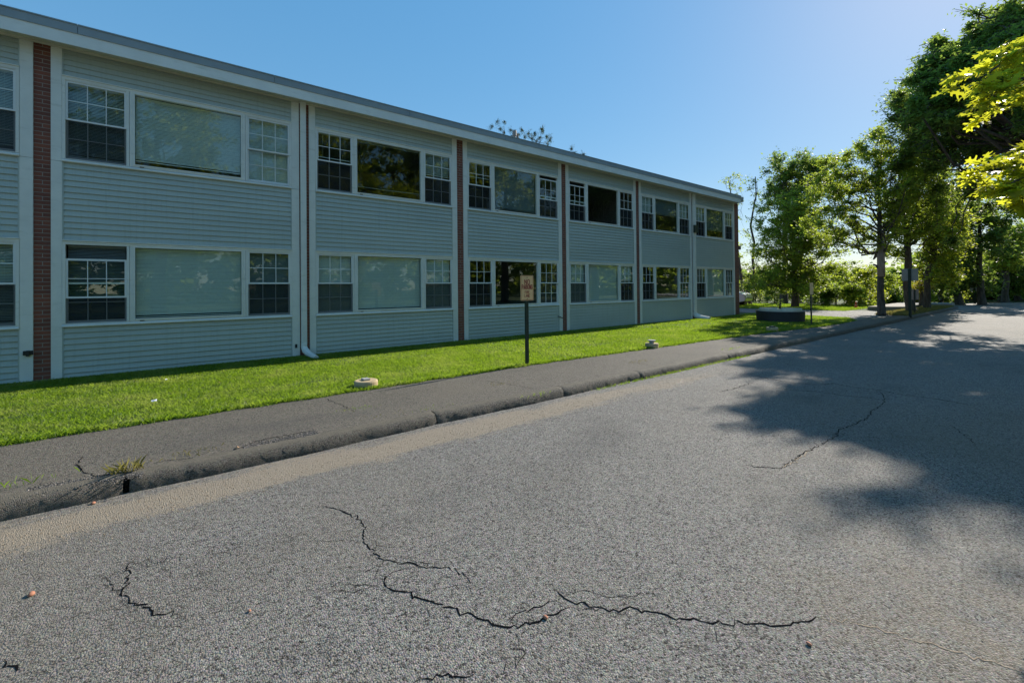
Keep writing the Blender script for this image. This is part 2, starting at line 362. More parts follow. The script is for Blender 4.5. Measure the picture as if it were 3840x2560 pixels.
# ------------------------------------------------------------------ building
Y0, B = -1.8973, 4.0238
ZT = 5.618; UH, US, LH, LS = 5.134, 3.680, 2.328, .866
YE0, YE1 = 22.21, 22.65
bld = empty('building', (0, 0, 0), 'long two-storey building with grey vinyl siding, white window bands and brick piers', 'building')
ks = [-3, -2, -1, 0, 1, 2, 3, 4, 5]
def py(k): return Y0+k*B
YL = py(-3)-.3
# masses: ends, back, floors
MB().box(-12, -.02, YE0+.01, YE1, -.3, ZT-.002).build('end_wall', BRICK, bld, (0, 0, 0))
m = MB().box(0.0, .012, YE0, YE1-.002, -.3, ZT); m.build('brick_pier', BRICK, bld)
MB().box(-12, -11.8, YL, YE0, -.3, ZT).build('rear_wall', BRICK, bld)
MB().box(-11.8, -.06, YL, YE0, -.02, .02).box(-11.8, -.06, YL, YE0, 2.86, 3.1).box(-11.8, -.06, YL, YE0, 5.5, 5.6).build('floor_slab', ROOM, bld)
MB().box(-4.6, -4.5, YL, YE0, .02, 2.86).box(-4.6, -4.5, YL, YE0, 3.1, 5.5).build('corridor_wall', ROOM, bld)
for k in ks:
    MB().box(-4.5, -.07, py(k)+.02, py(k)+.18, .02, 2.858).build('partition_wall', ROOM, bld); MB().box(-4.5, -.07, py(k)+.02, py(k)+.18, 3.102, 5.498).build('partition_wall', ROOM, bld)
MB().box(-11.8, -.06, YL-.2, YL, 0, ZT).build('partition_wall', ROOM, bld)
# roof, fascia, flashing, soffit
OV = .33
MB().box(-12.3, OV-.02, YL-.2, YE1-.05, 5.66, 5.90).build('roof', FLASH, bld)
fa = MB()
MBf = MB().box(OV-.02, OV, YL-.2, YE1-.42, 5.565, 5.775); MBf.box(-12.3, OV, YE1-.42, YE1-.39, 5.565, 5.775)
MBf.build('fascia', FASCIA, bld)
joints = [-11, -7.8, -4.3, -1.3, 1.63, 5.98-1.4, 5.98+1.3, 10.2, 13.2, 16.2, 19.2, YE1-.36]
joints = [YL-.2, -10.3, -7.35, -4.4, -1.33, 1.6, 4.6, 7.6, 10.6, 13.6, 16.6, 19.6, YE1-.36]
for a, b in zip(joints[:-1], joints[1:]):
    MB().prism([(OV-.018, 5.77), (OV+.014, 5.772), (OV+.012, 5.905), (OV+.024, 5.912), (OV+.022, 5.932), (OV-.05, 5.938)], a+.004, b-.002).build('roof_flashing', FLASH, bld)
sm = MB(); y = YL-.2
while y < YE1-.45:
    sm.box(0.0, OV-.02, y, y+.094, ZT, ZT+.02); sm.box(0.0, OV-.02, y+.094, y+.1, ZT+.008, ZT+.02); y += .1
sm.build('soffit', SOFFIT, bld)
MB().prism([(0.02, ZT-.03), (.045, ZT-.03), (.045, ZT-.001), (.02, ZT-.001)], YL, YE0+.02).build('soffit_trim', SOFFIT, bld)
MB().lathe([(.055, 0), (.055, 1.55), (.085, 1.56), (.085, 1.76), (.03, 1.78)], 12).build('roof_vent', flat('vent_metal', (.20, .19, .18), .6), bld, (-3, 10.57, 5.9))
# brick piers, corner trims
pier_me = MB().box(-.2, 0.0, 0.0, .203, -.3, ZT-.001)
p0 = pier_me.build('brick_pier', BRICK, bld, (0, py(-3), 0))
for k in ks[1:]:
    o = p0.copy(); COL.objects.link(o); o.location = (0, py(k), 0)
tr_me = MB().box(-.06, .022, .203, .335, -.06, 3.668).box(-.06, .0225, .203, .335, 3.672, ZT-.002)
tr2 = MB().box(-.06, .022, -.152, 0.0, -.06, 3.668).box(-.06, .0225, -.152, 0.0, 3.672, ZT-.002)
t1 = tr_me.build('trim_board', TRIM, bld, (0, py(-3), 0), bevel=.003); t2 = tr2.build('trim_board', TRIM, bld, (0, py(-3), 0), bevel=.003)
for k in ks[1:]:
    for t_ in (t1, t2):
        o = t_.copy(); COL.objects.link(o); o.location = (0, py(k), 0)
o = t2.copy(); COL.objects.link(o); o.location = (0, YE0, 0)
# siding panels
def siding(y0, y1, z0, z1, k):
    m = MB(); e = .1005; n = max(1, round((z1-z0)/e)); e = (z1-z0)/n
    for i in range(n):
        z = z0+i*e
        m.prism([(-.05, z), (.017, z), (.0185, z+.004), (-.001, z+e), (-.05, z+e)], y0, y1)
    o = m.build('siding_panel', SIDING, bld)
    # corner channels
    return o
for k in ks:
    a = py(k)+.335; b = (py(k+1) if k < 5 else YE0)-.152
    W_ = b-a
    siding(a+.018, b-.018, -.03, LS-.012, k); siding(a+.018, b-.018, LH+.012, US-.012, k); siding(a+.018, b-.018, UH+.012, ZT-.004, k)
    for z0, z1 in ((-.03, LS-.012), (LH+.012, US-.012), (UH+.012, ZT-.004)):
        MB().box(-.05, .019, a+.001, a+.0175, z0, z1).build('corner_channel', SIDING, bld); MB().box(-.05, .019, b-.0175, b-.001, z0, z1).build('corner_channel', SIDING, bld)
# window band casings: head with drip cap, sill
def band_casing(k):
    a = py(k)+.335; b = (py(k+1) if k < 5 else YE0)-.152
    for H, S in ((UH, US), (LH, LS)):
        m = MB().prism([(-.06, H-.052), (.03, H-.052), (.034, H-.012), (.048, H-.004), (.048, H+.010), (-.06, H+.012)], a+.001, b-.001)
        m.prism([(-.06, S-.012), (.044, S-.012), (.050, S+.004), (.034, S+.030), (.012, S+.040), (-.06, S+.040)], a+.001, b-.001)
        m.build('window_band_casing', TRIM, bld)
for k in ks: band_casing(k)

def ring(m, x0, x1, y0, y1, z0, z1, wd, wt=None, wb=None):
    wt = wt or wd; wb = wb or wd
    m.box(x0, x1, y0, y0+wd, z0, z1).box(x0, x1, y1-wd, y1, z0, z1).box(x0, x1, y0+wd, y1-wd, z1-wt, z1).box(x0, x1, y0+wd, y1-wd, z0, z0+wb)
    return m
cache = {}
def once(key, fn):
    if key not in cache: cache[key] = fn().v, cache.setdefault('_', 0)
    return cache[key]
def mesh_obj(key, fn, name, mat, parent, loc=(0, 0, 0)):
    if key in cache:
        o = bpy.data.objects.new(name, cache[key]); COL.objects.link(o); o.parent = parent; o.location = loc; return o
    o = fn().build(name, mat, parent, loc); cache[key] = o.data; return o
def blind(parent, y0, y1, ztop, zbot, x, tilt, mat, gap=.025):
    m = MB(); n = int((ztop-zbot)/gap); c, s = math.cos(tilt)*.0125, math.sin(tilt)*.0125
    m.box(x-.014, x+.014, y0, y1, ztop-.028, ztop)
    for i in range(n-1):
        z = ztop-.04-gap*i; j = .0006*math.sin(i*2.3)
        m.v += [(x-c, y0, z+s+j), (x-c, y1, z+s+j), (x+c, y1, z-s+j), (x+c, y0, z-s+j)]; q = len(m.v); m.f.append((q-4, q-3, q-2, q-1))
    m.box(x-.012, x+.012, y0, y1, ztop-.04-gap*n, ztop-.025-gap*n)
    for yy in (y0+.12, y1-.12): m.box(x+.0135, x+.0145, yy-.001, yy+.001, zbot, ztop)
    return m.build('blind', mat, parent)
def pane(x, y0, y1, z0, z1):
    m = MB(); m.v = [(x, y0, z0), (x, y1, z0), (x, y1, z1), (x, y0, z1)]; m.f = [(0, 1, 2, 3)]; return m
def dh(k, a, b, H, S, bl=None, up_drop=0., low_raise=0., screen=True, muntin_low=True):
    """double-hung unit between a and b; H head, S sill"""
    wn = MB(); ring(wn, -.05, .028, a, b, S+.040, H-.052, .038, .012, .01)
    W = wn.build('window', TRIM, bld)
    ya, yb = a+.038, b-.038; zt, zb = H-.064, S+.050; mid = (zt+zb)/2+.01
    def sash(w_, h_, sill=.035):
        m = MB(); ring(m, -.014, .014, 0, w_, 0, h_, .030, .034, sill)
        for i in (1, 2):
            yy = .03+(w_-.06)*i/3; m.box(-.006, .009, yy-.006, yy+.006, sill, h_-.034)
        zz = sill+(h_-sill-.034)/2; m.box(-.0055, .0085, .03, w_-.03, zz-.006, zz+.006)
        return m
    hh = zt-mid+.018
    us = sash(yb-ya, hh, .030).build('upper_sash', SASH, W, (.002, ya, mid-.018-up_drop))
    ls = sash(yb-ya, mid+.018-zb, .045).build('lower_sash', SASH, W, (-.030, ya, zb+low_raise))
    pane(0, ya+.025, yb-.025, mid-up_drop, zt-.02-up_drop).build('pane', GLASS, W, (-.002, 0, 0))
    pane(0, ya+.025, yb-.025, zb+.03+low_raise, mid+low_raise).build('pane', GLASS, W, (-.034, 0, 0))
    if screen:
        s = MB(); s.v = [(.0, ya+.006, zb+.004), (.0, yb-.006, zb+.004), (.0, yb-.006, mid-up_drop-.02), (.0, ya+.006, mid-up_drop-.02)]; s.f = [(0, 1, 2, 3)]
        s.build('insect_screen', SCREEN, W, (.010, 0, 0))
    if bl:
        frac, tilt, mat = bl; z1 = zt-.01; blind(W, ya+.02, yb-.02, z1, z1-(z1-zb)*frac, -.075, tilt, mat)
    return W
def picture(k, a, b, H, S, bl=None):
    wn = MB(); ring(wn, -.05, .028, a, b, S+.040, H-.052, .050, .006, .03); ring(wn, -.05, .036, a+.05, b-.05, S+.069, H-.0575, .022)
    W = wn.build('window', TRIM, bld)
    pane(-.01, a+.06, b-.06, S+.08, H-.07).build('pane', GLASS, W)
    MB().box(.030, .040, a+.14, a+.20, S+.046, S+.056).build('weep_cap', BLACK, W)
    if bl:
        frac, tilt, mat = bl; z1 = H-.09; blind(W, a+.075, b-.075, z1, z1-(z1-S-.09)*frac, -.075, tilt, mat)
    return W
D_ = R_
CL, HC, OP = R_(68), R_(45), R_(12)
U = {-3: (None,)*3, -2: (None,)*3, -1: ((.9, HC, BLIND),)*3,
 0: ((.93, HC, BLIND), (.92, CL, BLIND), (1., CL, BLIND)),
 1: ((.40, OP, BLIND), (.86, OP, BLIND_D), (.40, HC, BLIND)),
 2: ((.30, OP, BLIND), (.93, CL, BLIND_D), None),
 3: (None, None, None),
 4: ((.50, CL, BLIND), (.46, CL, BLIND_D), (.45, CL, BLIND)),
 5: ((.5, CL, BLIND), (.74, CL, BLIND_D), (.5, HC, BLIND))}
Lw = {-3: (None,)*3, -2: (None,)*3, -1: ((.95, HC, BLIND),)*3,
 0: ((.97, HC, BLIND_D), (.97, CL, BLIND), (1., CL, BLIND_D)),
 1: ((1., CL, BLIND), (.98, CL, BLIND), (1., CL, BLIND)),
 2: (None, None, None),
 3: ((1., CL, BLIND), (1., CL, BLIND), (.42, CL, BLIND)),
 4: (None, None, None),
 5: ((.5, CL, BLIND_D), (.99, CL, BLIND), (1., CL, BLIND_D))}
for k in ks:
    y = py(k); a = y+.337; e = (py(k+1) if k < 5 else YE0)-.154
    for H, S, T in ((UH, US, U), (LH, LS, Lw)):
        b = T[k]; up = H > 3
        dh(k, a, y+1.195, H, S, b[0], up_drop=(.24 if (k == 0 and not up) else .12 if (k == 3 and up) else 0), low_raise=0)
        picture(k, y+1.2, y+3.0, H, S, b[1])
        dh(k, y+3.005, e, H, S, b[2], up_drop=(.10 if (k == 2 and up) else 0), screen=not ((k in (2, 4, 5)) and not up) and not (k == 0 and up))
# downspouts
def downspout(k, dx, wdt, g):
    y = py(k)
    m = MB().box(.012, .082, y+.02+dx, y+.02+dx+wdt, .24, ZT-.002)
    P0 = np.array([.047, y+.02+dx+wdt/2, .25])
    o = m.build('downspout', TRIM, bld, bevel=.006)
    m2 = MB()
    pts = [P0+(0, 0, .02), P0+(.0, 0, -.06), P0+(.05, .01, -.13), P0+(.25, .05, -.20), P0+(.62, .10, -.245)]
    m2.tube(pts, [wdt*.55, wdt*.58, wdt*.62, wdt*.56, wdt*.52], 8); m2.build('downspout_elbow', FASCIA, o)
    return o
downspout(1, 0, .115, 0)
d5 = downspout(5, .03, .2, 0)
MB().box(.082, .16, py(5)+.03, py(5)+.27, 3.84, 4.17).build('green_box', DARKG, d5)  # plain dark green box for an unclear dark patch on the downspout
# small fittings
y = -1.95
MB().box(.022, .06, y-.055, y+.055, .43, .50).box(.03, .075, y-.02, y+.02, .41, .505).build('wall_outlet', BLACK, bld, bevel=.004)
y = py(3)-.11
MB().tube([(.02, y-.12, .50), (.06, y-.06, .48), (.05, y+.02, .45), (.06, y+.06, .43)], .014, 6).build('hose_hook', BLACK, bld)
MB().box(.022, .04, py(1)-.10, py(1)-.06, .18, .26).build('vent_cover', BLACK, bld)
MB().box(-.20, -.02, YE1, YE1+.10, 3.40, 3.46).box(-.20, .0, YE1+.10, YE1+.30, 3.30, 3.50).build('wall_light', flat('fixture_grey', (.10, .10, .11), .4), bld, bevel=.01)
MB().box(-.02, .03, YL, YE1, -.2, -.02).build('foundation', CONC, bld)

# ------------------------------------------------------------------ foliage machinery
def leaf_mesh(centres, size, rng, elong=1.8, up=.35, nv=4):
    n = len(centres); nrm = rng.normal(0, 1, (n, 3)); nrm[:, 2] += up*np.sign(nrm[:, 2])*2; nrm /= np.linalg.norm(nrm, axis=1)[:, None]
    t = rng.normal(0, 1, (n, 3)); t -= (t*nrm).sum(1)[:, None]*nrm; t /= np.linalg.norm(t, axis=1)[:, None]; b = np.cross(nrm, t)
    s = size*rng.uniform(.6, 1.3, n)[:, None]
    c = centres
    V = np.stack([c-t*s*.5, c+b*s*.5/elong+nrm*s*.08-t*s*.05, c+t*s*.5, c-b*s*.5/elong+nrm*s*.08+t*s*.05], 1).reshape(-1, 3)
    return V, np.arange(n*4).reshape(-1, 4)
def blob_pts(clumps, rad, twigs, per, rng, flatz=.7, tw=.14):
    """clumps -> twig tips -> leaf centres strung along each twig"""
    tips = []; tip_c = []
    for c, r in zip(clumps, rad):
        d = rng.normal(0, 1, (twigs, 3)); d /= np.linalg.norm(d, axis=1)[:, None]; d[:, 2] += .12
        q = rng.uniform(.3, 1.25, twigs); q[rng.uniform(size=twigs) < .12] *= 1.35
        off = rng.normal(0, r*.28, 3)
        p = c+off+d*(q*r)[:, None]*np.array([1, 1, flatz]); tips.append(p); tip_c.append(np.repeat(c[None], twigs, 0))
    tips = np.concatenate(tips); tip_c = np.concatenate(tip_c)
    f = rng.uniform(.25, 1.12, (len(tips), per, 1)); base = tip_c[:, None]+(tips-tip_c)[:, None]*f
    droop = np.zeros_like(base); droop[..., 2] = -.10*f[..., 0]**2
    cen = (base+droop+rng.normal(0, tw*.5, (len(tips), per, 3))*(.5+f)).reshape(-1, 3)
    return tips, tip_c, cen
def twig_mesh(a, b, r):
    n = len(a); t = b-a; t /= (np.linalg.norm(t, axis=1)[:, None]+1e-6)
    x = np.cross(t, [0.3, .2, 1.]); x /= (np.linalg.norm(x, axis=1)[:, None]+1e-6); y = np.cross(t, x)
    V = []
    for p, rr in ((a, r), (b, r*.35)):
        for j in range(3):
            q = 2*PI*j/3; V.append(p+rr*(x*math.cos(q)+y*math.sin(q)))
    V = np.stack(V, 1).reshape(-1, 3); base = np.arange(n)[:, None]*6
    Fq = np.concatenate([base+np.array([j, (j+1) % 3, 3+(j+1) % 3, 3+j]) for j in range(3)]); return V, Fq
def make_tree(name, label, cat, base, clumps, rad, trunk_pts, trunk_r, leafmat, size, twigs, per, seed, group=None, bark=BARK, flatz=.7, limb_r=.07, elong=1.8, tw=.14, limb_from=.25, crown_name='crown', limbs=True):
    rng = np.random.default_rng(seed); base = np.array(base, float)
    root = empty(name, base, label, cat, group)
    clumps = np.array(clumps, float)-base; rad = rad*np.random.default_rng(seed+5).uniform(.5, 1.15, len(clumps)); twigs = int(twigs*.52); per = int(per*.85)
    tips, tc, cen = blob_pts(clumps, rad, twigs, per, rng, flatz, tw)
    V, Fq = leaf_mesh(cen, size, rng, elong)
    crown = npmesh(crown_name, V, Fq, leafmat, root)
    tp = [np.array(p, float)-base for p in trunk_pts]
    m = MB().tube(tp, trunk_r, 10)
    seglen = np.cumsum([0]+[np.linalg.norm(tp[i+1]-tp[i]) for i in range(len(tp)-1)]); L = seglen[-1]
    def on(s): return np.array([np.interp(s*L, seglen, [p[j] for p in tp]) for j in range(3)])
    if limbs:
        H0, H1 = tp[0][2], tp[-1][2]
        main = []; order = rng.permutation(len(clumps)); nmain = max(5, int(len(clumps)*.22))
        for n_, ci in enumerate(order):
            c = clumps[ci]; hz = (c[2]-H0)/(H1-H0+1e-6); d = np.linalg.norm((c-on(min(1, max(0, hz))))[:2])
            if n_ < nmain:
                s = min(1, max(limb_from, hz-.75*d/(H1-H0)-.03)); p0 = on(s); r0 = limb_r*(.45+.55*(1-s)); lift = .12*d
            else:
                j = min(main, key=lambda q: np.linalg.norm(q-c)); p0 = j; r0 = limb_r*.22; lift = 0
            v = c-p0; ts = [0, .2, .45, .72, 1]; pts_ = []
            for t_ in ts:
                q = p0+v*t_; q[2] -= lift*math.sin(PI*t_)*.0-.0; q[2] += -lift*(t_*(1-t_))*1.2+0; q = q+(rng.normal(0, .07*np.linalg.norm(v)+.02, 3) if 0 < t_ < 1 else 0); pts_.append(q)
            m.tube(pts_, [r0, r0*.8, r0*.6, r0*.42, r0*.25], 5, False)
            if n_ < nmain: main += [pts_[3], c]
    m.build('trunk', bark, root, smooth=True)
    if limbs:
        V, Fq = twig_mesh(tc, tips, limb_r*.14); npmesh('twigs', V, Fq, bark, root)
    return root
def img_clumps(ells, y0, dy, n, seed, zmin=None):
    """clump centres filling ellipses seen in the photograph, at their real distance y0 +- dy"""
    n = int(n*1.3)
    rng = np.random.default_rng(seed); out = []; A = np.array([e[2]*e[3] for e in ells], float); cnt = np.maximum(1, np.round(n*A/A.sum())).astype(int)
    for e, c in zip(ells, cnt):
        for _ in range(c):
            a = rng.uniform(0, 2*PI); r = rng.uniform(0, 1)**.5*.92
            p = AY(e[0]+r*e[2]*math.cos(a), e[1]+r*e[3]*math.sin(a), y0+rng.uniform(-dy, dy)*(1-.5*r))
            if zmin is not None: p[2] = max(p[2], zmin)
            out.append(p)
    return out
def trunk_line(base, top, r0, n=7, wob=.06, seed=0, flare=1.5):
    rng = np.random.default_rng(seed); base = np.array(base, float); top = np.array(top, float)
    P = [base+(top-base)*i/n+(rng.normal(0, wob, 3)*(0 if i == 0 else 1)) for i in range(n+1)]
    P.insert(1, P[0]*.9+P[1]*.1); r = [r0*flare, r0*1.12]+[r0*(1-.75*i/n) for i in range(1, n+1)]
    return P, r

# trees of the island and beyond, each from its own trunk foot
b = np.array([4.68, 27.2, -.05]); P, r = trunk_line(b, AY(2018, 380, 27.2), .155, seed=1, wob=.03)
tA = make_tree('tree', 'slim tree with a bare pale patch on its trunk where the sidewalk ends', 'tree', b,
    img_clumps([(1955, 390, 80, 62), (1895, 430, 55, 65), (2000, 465, 85, 70), (1900, 525, 60, 50), (2025, 340, 50, 50), (1955, 545, 55, 28), (2040, 540, 45, 38), (2080, 430, 60, 65), (2075, 345, 40, 50)], 27.2, 2.6, 150, 11),
    .52, P, r, LEAF_MID, .13, 26, 15, 12, 'trees along the road', limb_from=.42)
m = MB(); q = b+(0, 0, 0)
pt = AY(2023, 600, 27.2)-b; m.tube([pt+(0.012, -.012, -.75), pt+(0.012, -.012, 0), pt+(.0, -.01, 1.0)], [.155, .158, .135], 12); m.build('bare_trunk_patch', BARK_L, tA, smooth=True)
m = MB(); pt2 = AY(2013, 610, 27.1)-b; m.tube([AY(2020, 620, 27.15)-b, pt2, AY(2006, 607, 27.0)-b], [.06, .05, .035], 6).tube([AY(2028, 606, 27.15)-b, AY(2036, 600, 27.1)-b], [.04, .025], 6).build('branch_stub', BARK, tA)
b = np.array([5.05, 31.3, -.05]); P, r = trunk_line(b, AY(2072, 330, 31.6), .20, seed=2, flare=1.7)
make_tree('tree', 'broad tree with a thick leaning trunk behind the paired grey sign boards', 'tree', b,
    img_clumps([(2100, 400, 50, 75), (2110, 500, 50, 60), (2062, 575, 40, 25), (2140, 480, 45, 60), (2115, 330, 45, 45), (2060, 480, 40, 50), (2160, 400, 45, 70)], 31.3, 2.8, 125, 21),
    .6, P, r, LEAF_MID, .14, 26, 14, 22, 'trees along the road', limb_from=.35)
b = np.array([5.0, 35.6, -.05]); P, r = trunk_line(b, AY(2150, 420, 36), .17, seed=3)
make_tree('tree', 'bright yellow-green tree drooping over the far end of the kerb', 'tree', b,
    img_clumps([(2160, 560, 38, 55), (2145, 620, 40, 40), (2175, 470, 35, 55), (2178, 640, 22, 30), (2140, 500, 40, 60), (2190, 530, 30, 70)], 35.5, 2.6, 100, 31),
    .6, P, r, LEAF_YEL, .15, 26, 14, 32, 'trees along the road', limb_from=.25)
b = np.array([4.3, 38.6, -.05]); P, r = trunk_line(b, b+(0, 0, 1.5), .16, 3, .01, seed=4)
make_tree('cut_tree', 'short cut trunk sprouting a small tuft of golden leaves', 'tree', b, img_clumps([(2122, 655, 14, 12), (2112, 662, 8, 7)], 38.6, .5, 9, 41), .35, P, r, LEAF_GOLD, .15, 16, 10, 42, limb_r=.03)
b = G(1826, 706, -.08); P, r = trunk_line(b, AY(1822, 450, b[1]), .22, seed=5)
make_tree('tree', 'large round leafy tree spreading low over the round planter', 'tree', b,
    img_clumps([(1812, 520, 75, 80), (1795, 640, 85, 40), (1845, 600, 75, 70), (1780, 585, 50, 65), (1835, 470, 50, 45), (1760, 665, 55, 25), (1860, 660, 50, 30), (1860, 520, 55, 60)], b[1], 3.2, 190, 51, zmin=1.4),
    .75, P, r, LEAF_MID, .16, 28, 15, 52, 'trees beyond the lawn', limb_from=.2)
b = G(1800, 699, -.1); P, r = trunk_line(b, AY(1805, 390, b[1]), .28, seed=6)
make_tree('tree', 'tall dark tree rising behind the round leafy tree', 'tree', b,
    img_clumps([(1795, 405, 42, 45), (1838, 395, 42, 45), (1815, 460, 65, 50), (1880, 410, 45, 50)], b[1], 3, 95, 61),
    1.0, P, r, LEAF_DARK, .20, 26, 13, 62, 'trees beyond the lawn', limb_from=.4)
for i, (ub, pts, lab, sd) in enumerate([
    (1712, [(1664, 418), (1674, 410), (1686, 402), (1697, 408), (1683, 425), (1702, 432), (1693, 445), (1705, 470), (1700, 500), (1712, 530), (1705, 560), (1700, 590), (1715, 610), (1708, 640)], 'thin sparse tree with small tufts of leaves just past the brick corner', 71),
    (1724, [(1727, 410), (1738, 420), (1722, 432), (1742, 445), (1735, 470), (1752, 478), (1728, 500), (1745, 510), (1720, 540), (1730, 580)], 'second thin tree with tufted twigs beside the round leafy tree', 72)]):
    b = G(ub, 701, -.1); b[1] = min(b[1], 44); b = np.array([b[0], b[1], -.1]); top = AY(pts[0][0]+8, pts[0][1], b[1]); P, r = trunk_line(b, top, .13, 8, .12, seed=sd)
    cl = [AY(u, v, b[1]+random.Random(sd+u).uniform(-.8, .8)) for u, v in pts]
    make_tree('thin_tree', lab, 'tree', b, cl, .62, P, r, LEAF_DARK if i else LEAF_MID, .17, 14, 8, sd, 'thin trees by the building corner', limb_r=.05, limb_from=.3)
# big oak over the road, its crown also where its shadow on the road says it is
crown = img_clumps([(2080, 255, 42, 45), (2065, 215, 30, 22), (2150, 150, 38, 60), (2120, 240, 70, 60), (2210, 190, 75, 90), (2290, 60, 60, 60), (2300, 130, 70, 90), (2190, 330, 95, 50), (2300, 320, 80, 90), (2140, 330, 70, 35), (2270, 420, 70, 50)], 26.0, 2.4, 125, 81)
rg = np.random.default_rng(82)
shadow_poly = [(1650, 950), (1760, 905), (1860, 880), (1980, 862), (2060, 858), (2180, 862), (2300, 950), (2352, 960), (2352, 1290), (2250, 1225), (2100, 1160), (2000, 1085), (1860, 1085), (1720, 1010)]
def inpoly(u, v, P):
    c = False; j = len(P)-1
    for i in range(len(P)):
        if (P[i][1] > v) != (P[j][1] > v) and u < (P[j][0]-P[i][0])*(v-P[i][1])/(P[j][1]-P[i][1])+P[i][0]: c = not c
        j = i
    return c
ALLE = [(1965, 390, 75, 60), (2000, 465, 85, 70), (2020, 345, 45, 45), (2100, 400, 50, 75), (2110, 500, 50, 60), (2140, 480, 45, 60), (2160, 560, 38, 55), (2175, 470, 35, 55),
    (2080, 255, 42, 45), (2065, 215, 30, 22), (2150, 150, 38, 60), (2120, 240, 70, 60), (2210, 190, 75, 90), (2290, 60, 60, 60), (2300, 130, 70, 90), (2190, 330, 95, 50), (2300, 320, 80, 90), (2140, 330, 70, 35), (2270, 420, 70, 50)]
gp = []; tries = 0
while len(gp) < 240 and tries < 60000:
    tries += 1; x, y = (rg.uniform(7.1, 10.7) if rg.uniform() < .85 else rg.uniform(10.6, 15.5)), rg.uniform(3.2, 11.5); d = np.array([x, y, -.17])-CAM; z = d@F2
    ok = True
    for ddx, ddy in ((0, 0), (-.32, 0), (.5, 0), (0, -.85), (-.3, -.6), (0, .5)):
        e = d+(ddx, ddy, 0); z = e@F2
        if z > .3:
            u, v = 1176+FPX*(e@R3)/z, 652.36-FPX*(e@U3)/z
            if u < 2352 and not inpoly(u, v, shadow_poly): ok = False
        if x > 9.8 and y < 5.3: ok = False
    if not ok: continue
    if x > 11 and rg.uniform() < .45: continue
    g = np.array([x, y, -.17])
    for _ in range(14):
        q = g+SUNV*((rg.uniform(19.5, 28)-y)/SUNV[1]); d = q-CAM; z = d@F2; u, v = 1176+FPX*(d@R3)/z, 652.36-FPX*(d@U3)/z
        if v < -12 or u > 2360 or any(((u-e[0])/e[2])**2+((v-e[1])/e[3])**2 < 1. for e in ALLE[8:]): gp.append(q); break
poly2 = [(1690, 848), (1800, 815), (1960, 785), (2160, 757), (2175, 772), (2060, 800), (2200, 835), (2352, 870), (2352, 900), (2250, 885), (2000, 868), (1850, 866)]
k2 = 0
while k2 < 62:
    x, y = rg.uniform(5.9, 12, 1)[0], rg.uniform(8, 22); d = np.array([x, y, -.17])-CAM; z = d@F2; u, v = 1176+FPX*(d@R3)/z, 652.36-FPX*(d@U3)/z
    if not inpoly(u, v, poly2): continue
    k2 += 1
    q = np.array([x, y, -.17])+SUNV*((29+rg.uniform(-3.5, 3.5)-y)/SUNV[1]); d = q-CAM; z = d@F2; u, v = 1176+FPX*(d@R3)/z, 652.36-FPX*(d@U3)/z
    if v < -10 or u > 2360 or any(((u-e[0])/e[2])**2+((v-e[1])/e[3])**2 < 1.1 for e in ALLE): gp.append(q)
b = np.array([13.2, 25.5, -.15]); P, r = trunk_line(b, (11.6, 25.5, 17.5), .42, 9, .12, seed=8)
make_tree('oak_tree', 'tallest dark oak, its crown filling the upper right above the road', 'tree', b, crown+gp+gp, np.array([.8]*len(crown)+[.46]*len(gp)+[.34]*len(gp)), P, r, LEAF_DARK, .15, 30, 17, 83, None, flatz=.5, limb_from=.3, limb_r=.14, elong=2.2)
# dark trees at the bend
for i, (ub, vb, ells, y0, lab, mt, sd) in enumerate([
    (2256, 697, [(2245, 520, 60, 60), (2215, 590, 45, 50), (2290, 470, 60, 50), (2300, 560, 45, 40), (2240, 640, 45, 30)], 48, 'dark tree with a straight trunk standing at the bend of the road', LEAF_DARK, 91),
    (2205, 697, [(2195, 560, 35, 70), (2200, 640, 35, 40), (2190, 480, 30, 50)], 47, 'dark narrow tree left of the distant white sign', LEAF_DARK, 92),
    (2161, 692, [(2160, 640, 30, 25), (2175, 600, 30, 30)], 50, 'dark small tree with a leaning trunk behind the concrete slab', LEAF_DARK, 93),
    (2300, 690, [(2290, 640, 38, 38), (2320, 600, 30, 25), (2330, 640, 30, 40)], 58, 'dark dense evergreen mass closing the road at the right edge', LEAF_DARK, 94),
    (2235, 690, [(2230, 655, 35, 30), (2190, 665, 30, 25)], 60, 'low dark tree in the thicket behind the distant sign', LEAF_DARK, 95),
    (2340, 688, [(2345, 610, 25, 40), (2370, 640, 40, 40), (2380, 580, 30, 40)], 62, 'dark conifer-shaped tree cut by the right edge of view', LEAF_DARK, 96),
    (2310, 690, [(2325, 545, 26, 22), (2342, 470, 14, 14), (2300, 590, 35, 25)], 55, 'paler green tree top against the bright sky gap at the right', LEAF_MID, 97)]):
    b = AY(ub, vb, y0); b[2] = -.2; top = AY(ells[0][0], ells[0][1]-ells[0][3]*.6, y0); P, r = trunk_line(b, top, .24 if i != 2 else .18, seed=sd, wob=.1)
    make_tree('tree' if i not in (3, 5) else 'evergreen_tree', lab, 'tree', b, img_clumps(ells, y0, 3, 60, sd, zmin=.9), 1.05, P, r, mt, .24, 26, 13, sd, 'dark trees at the bend', limb_from=.25)
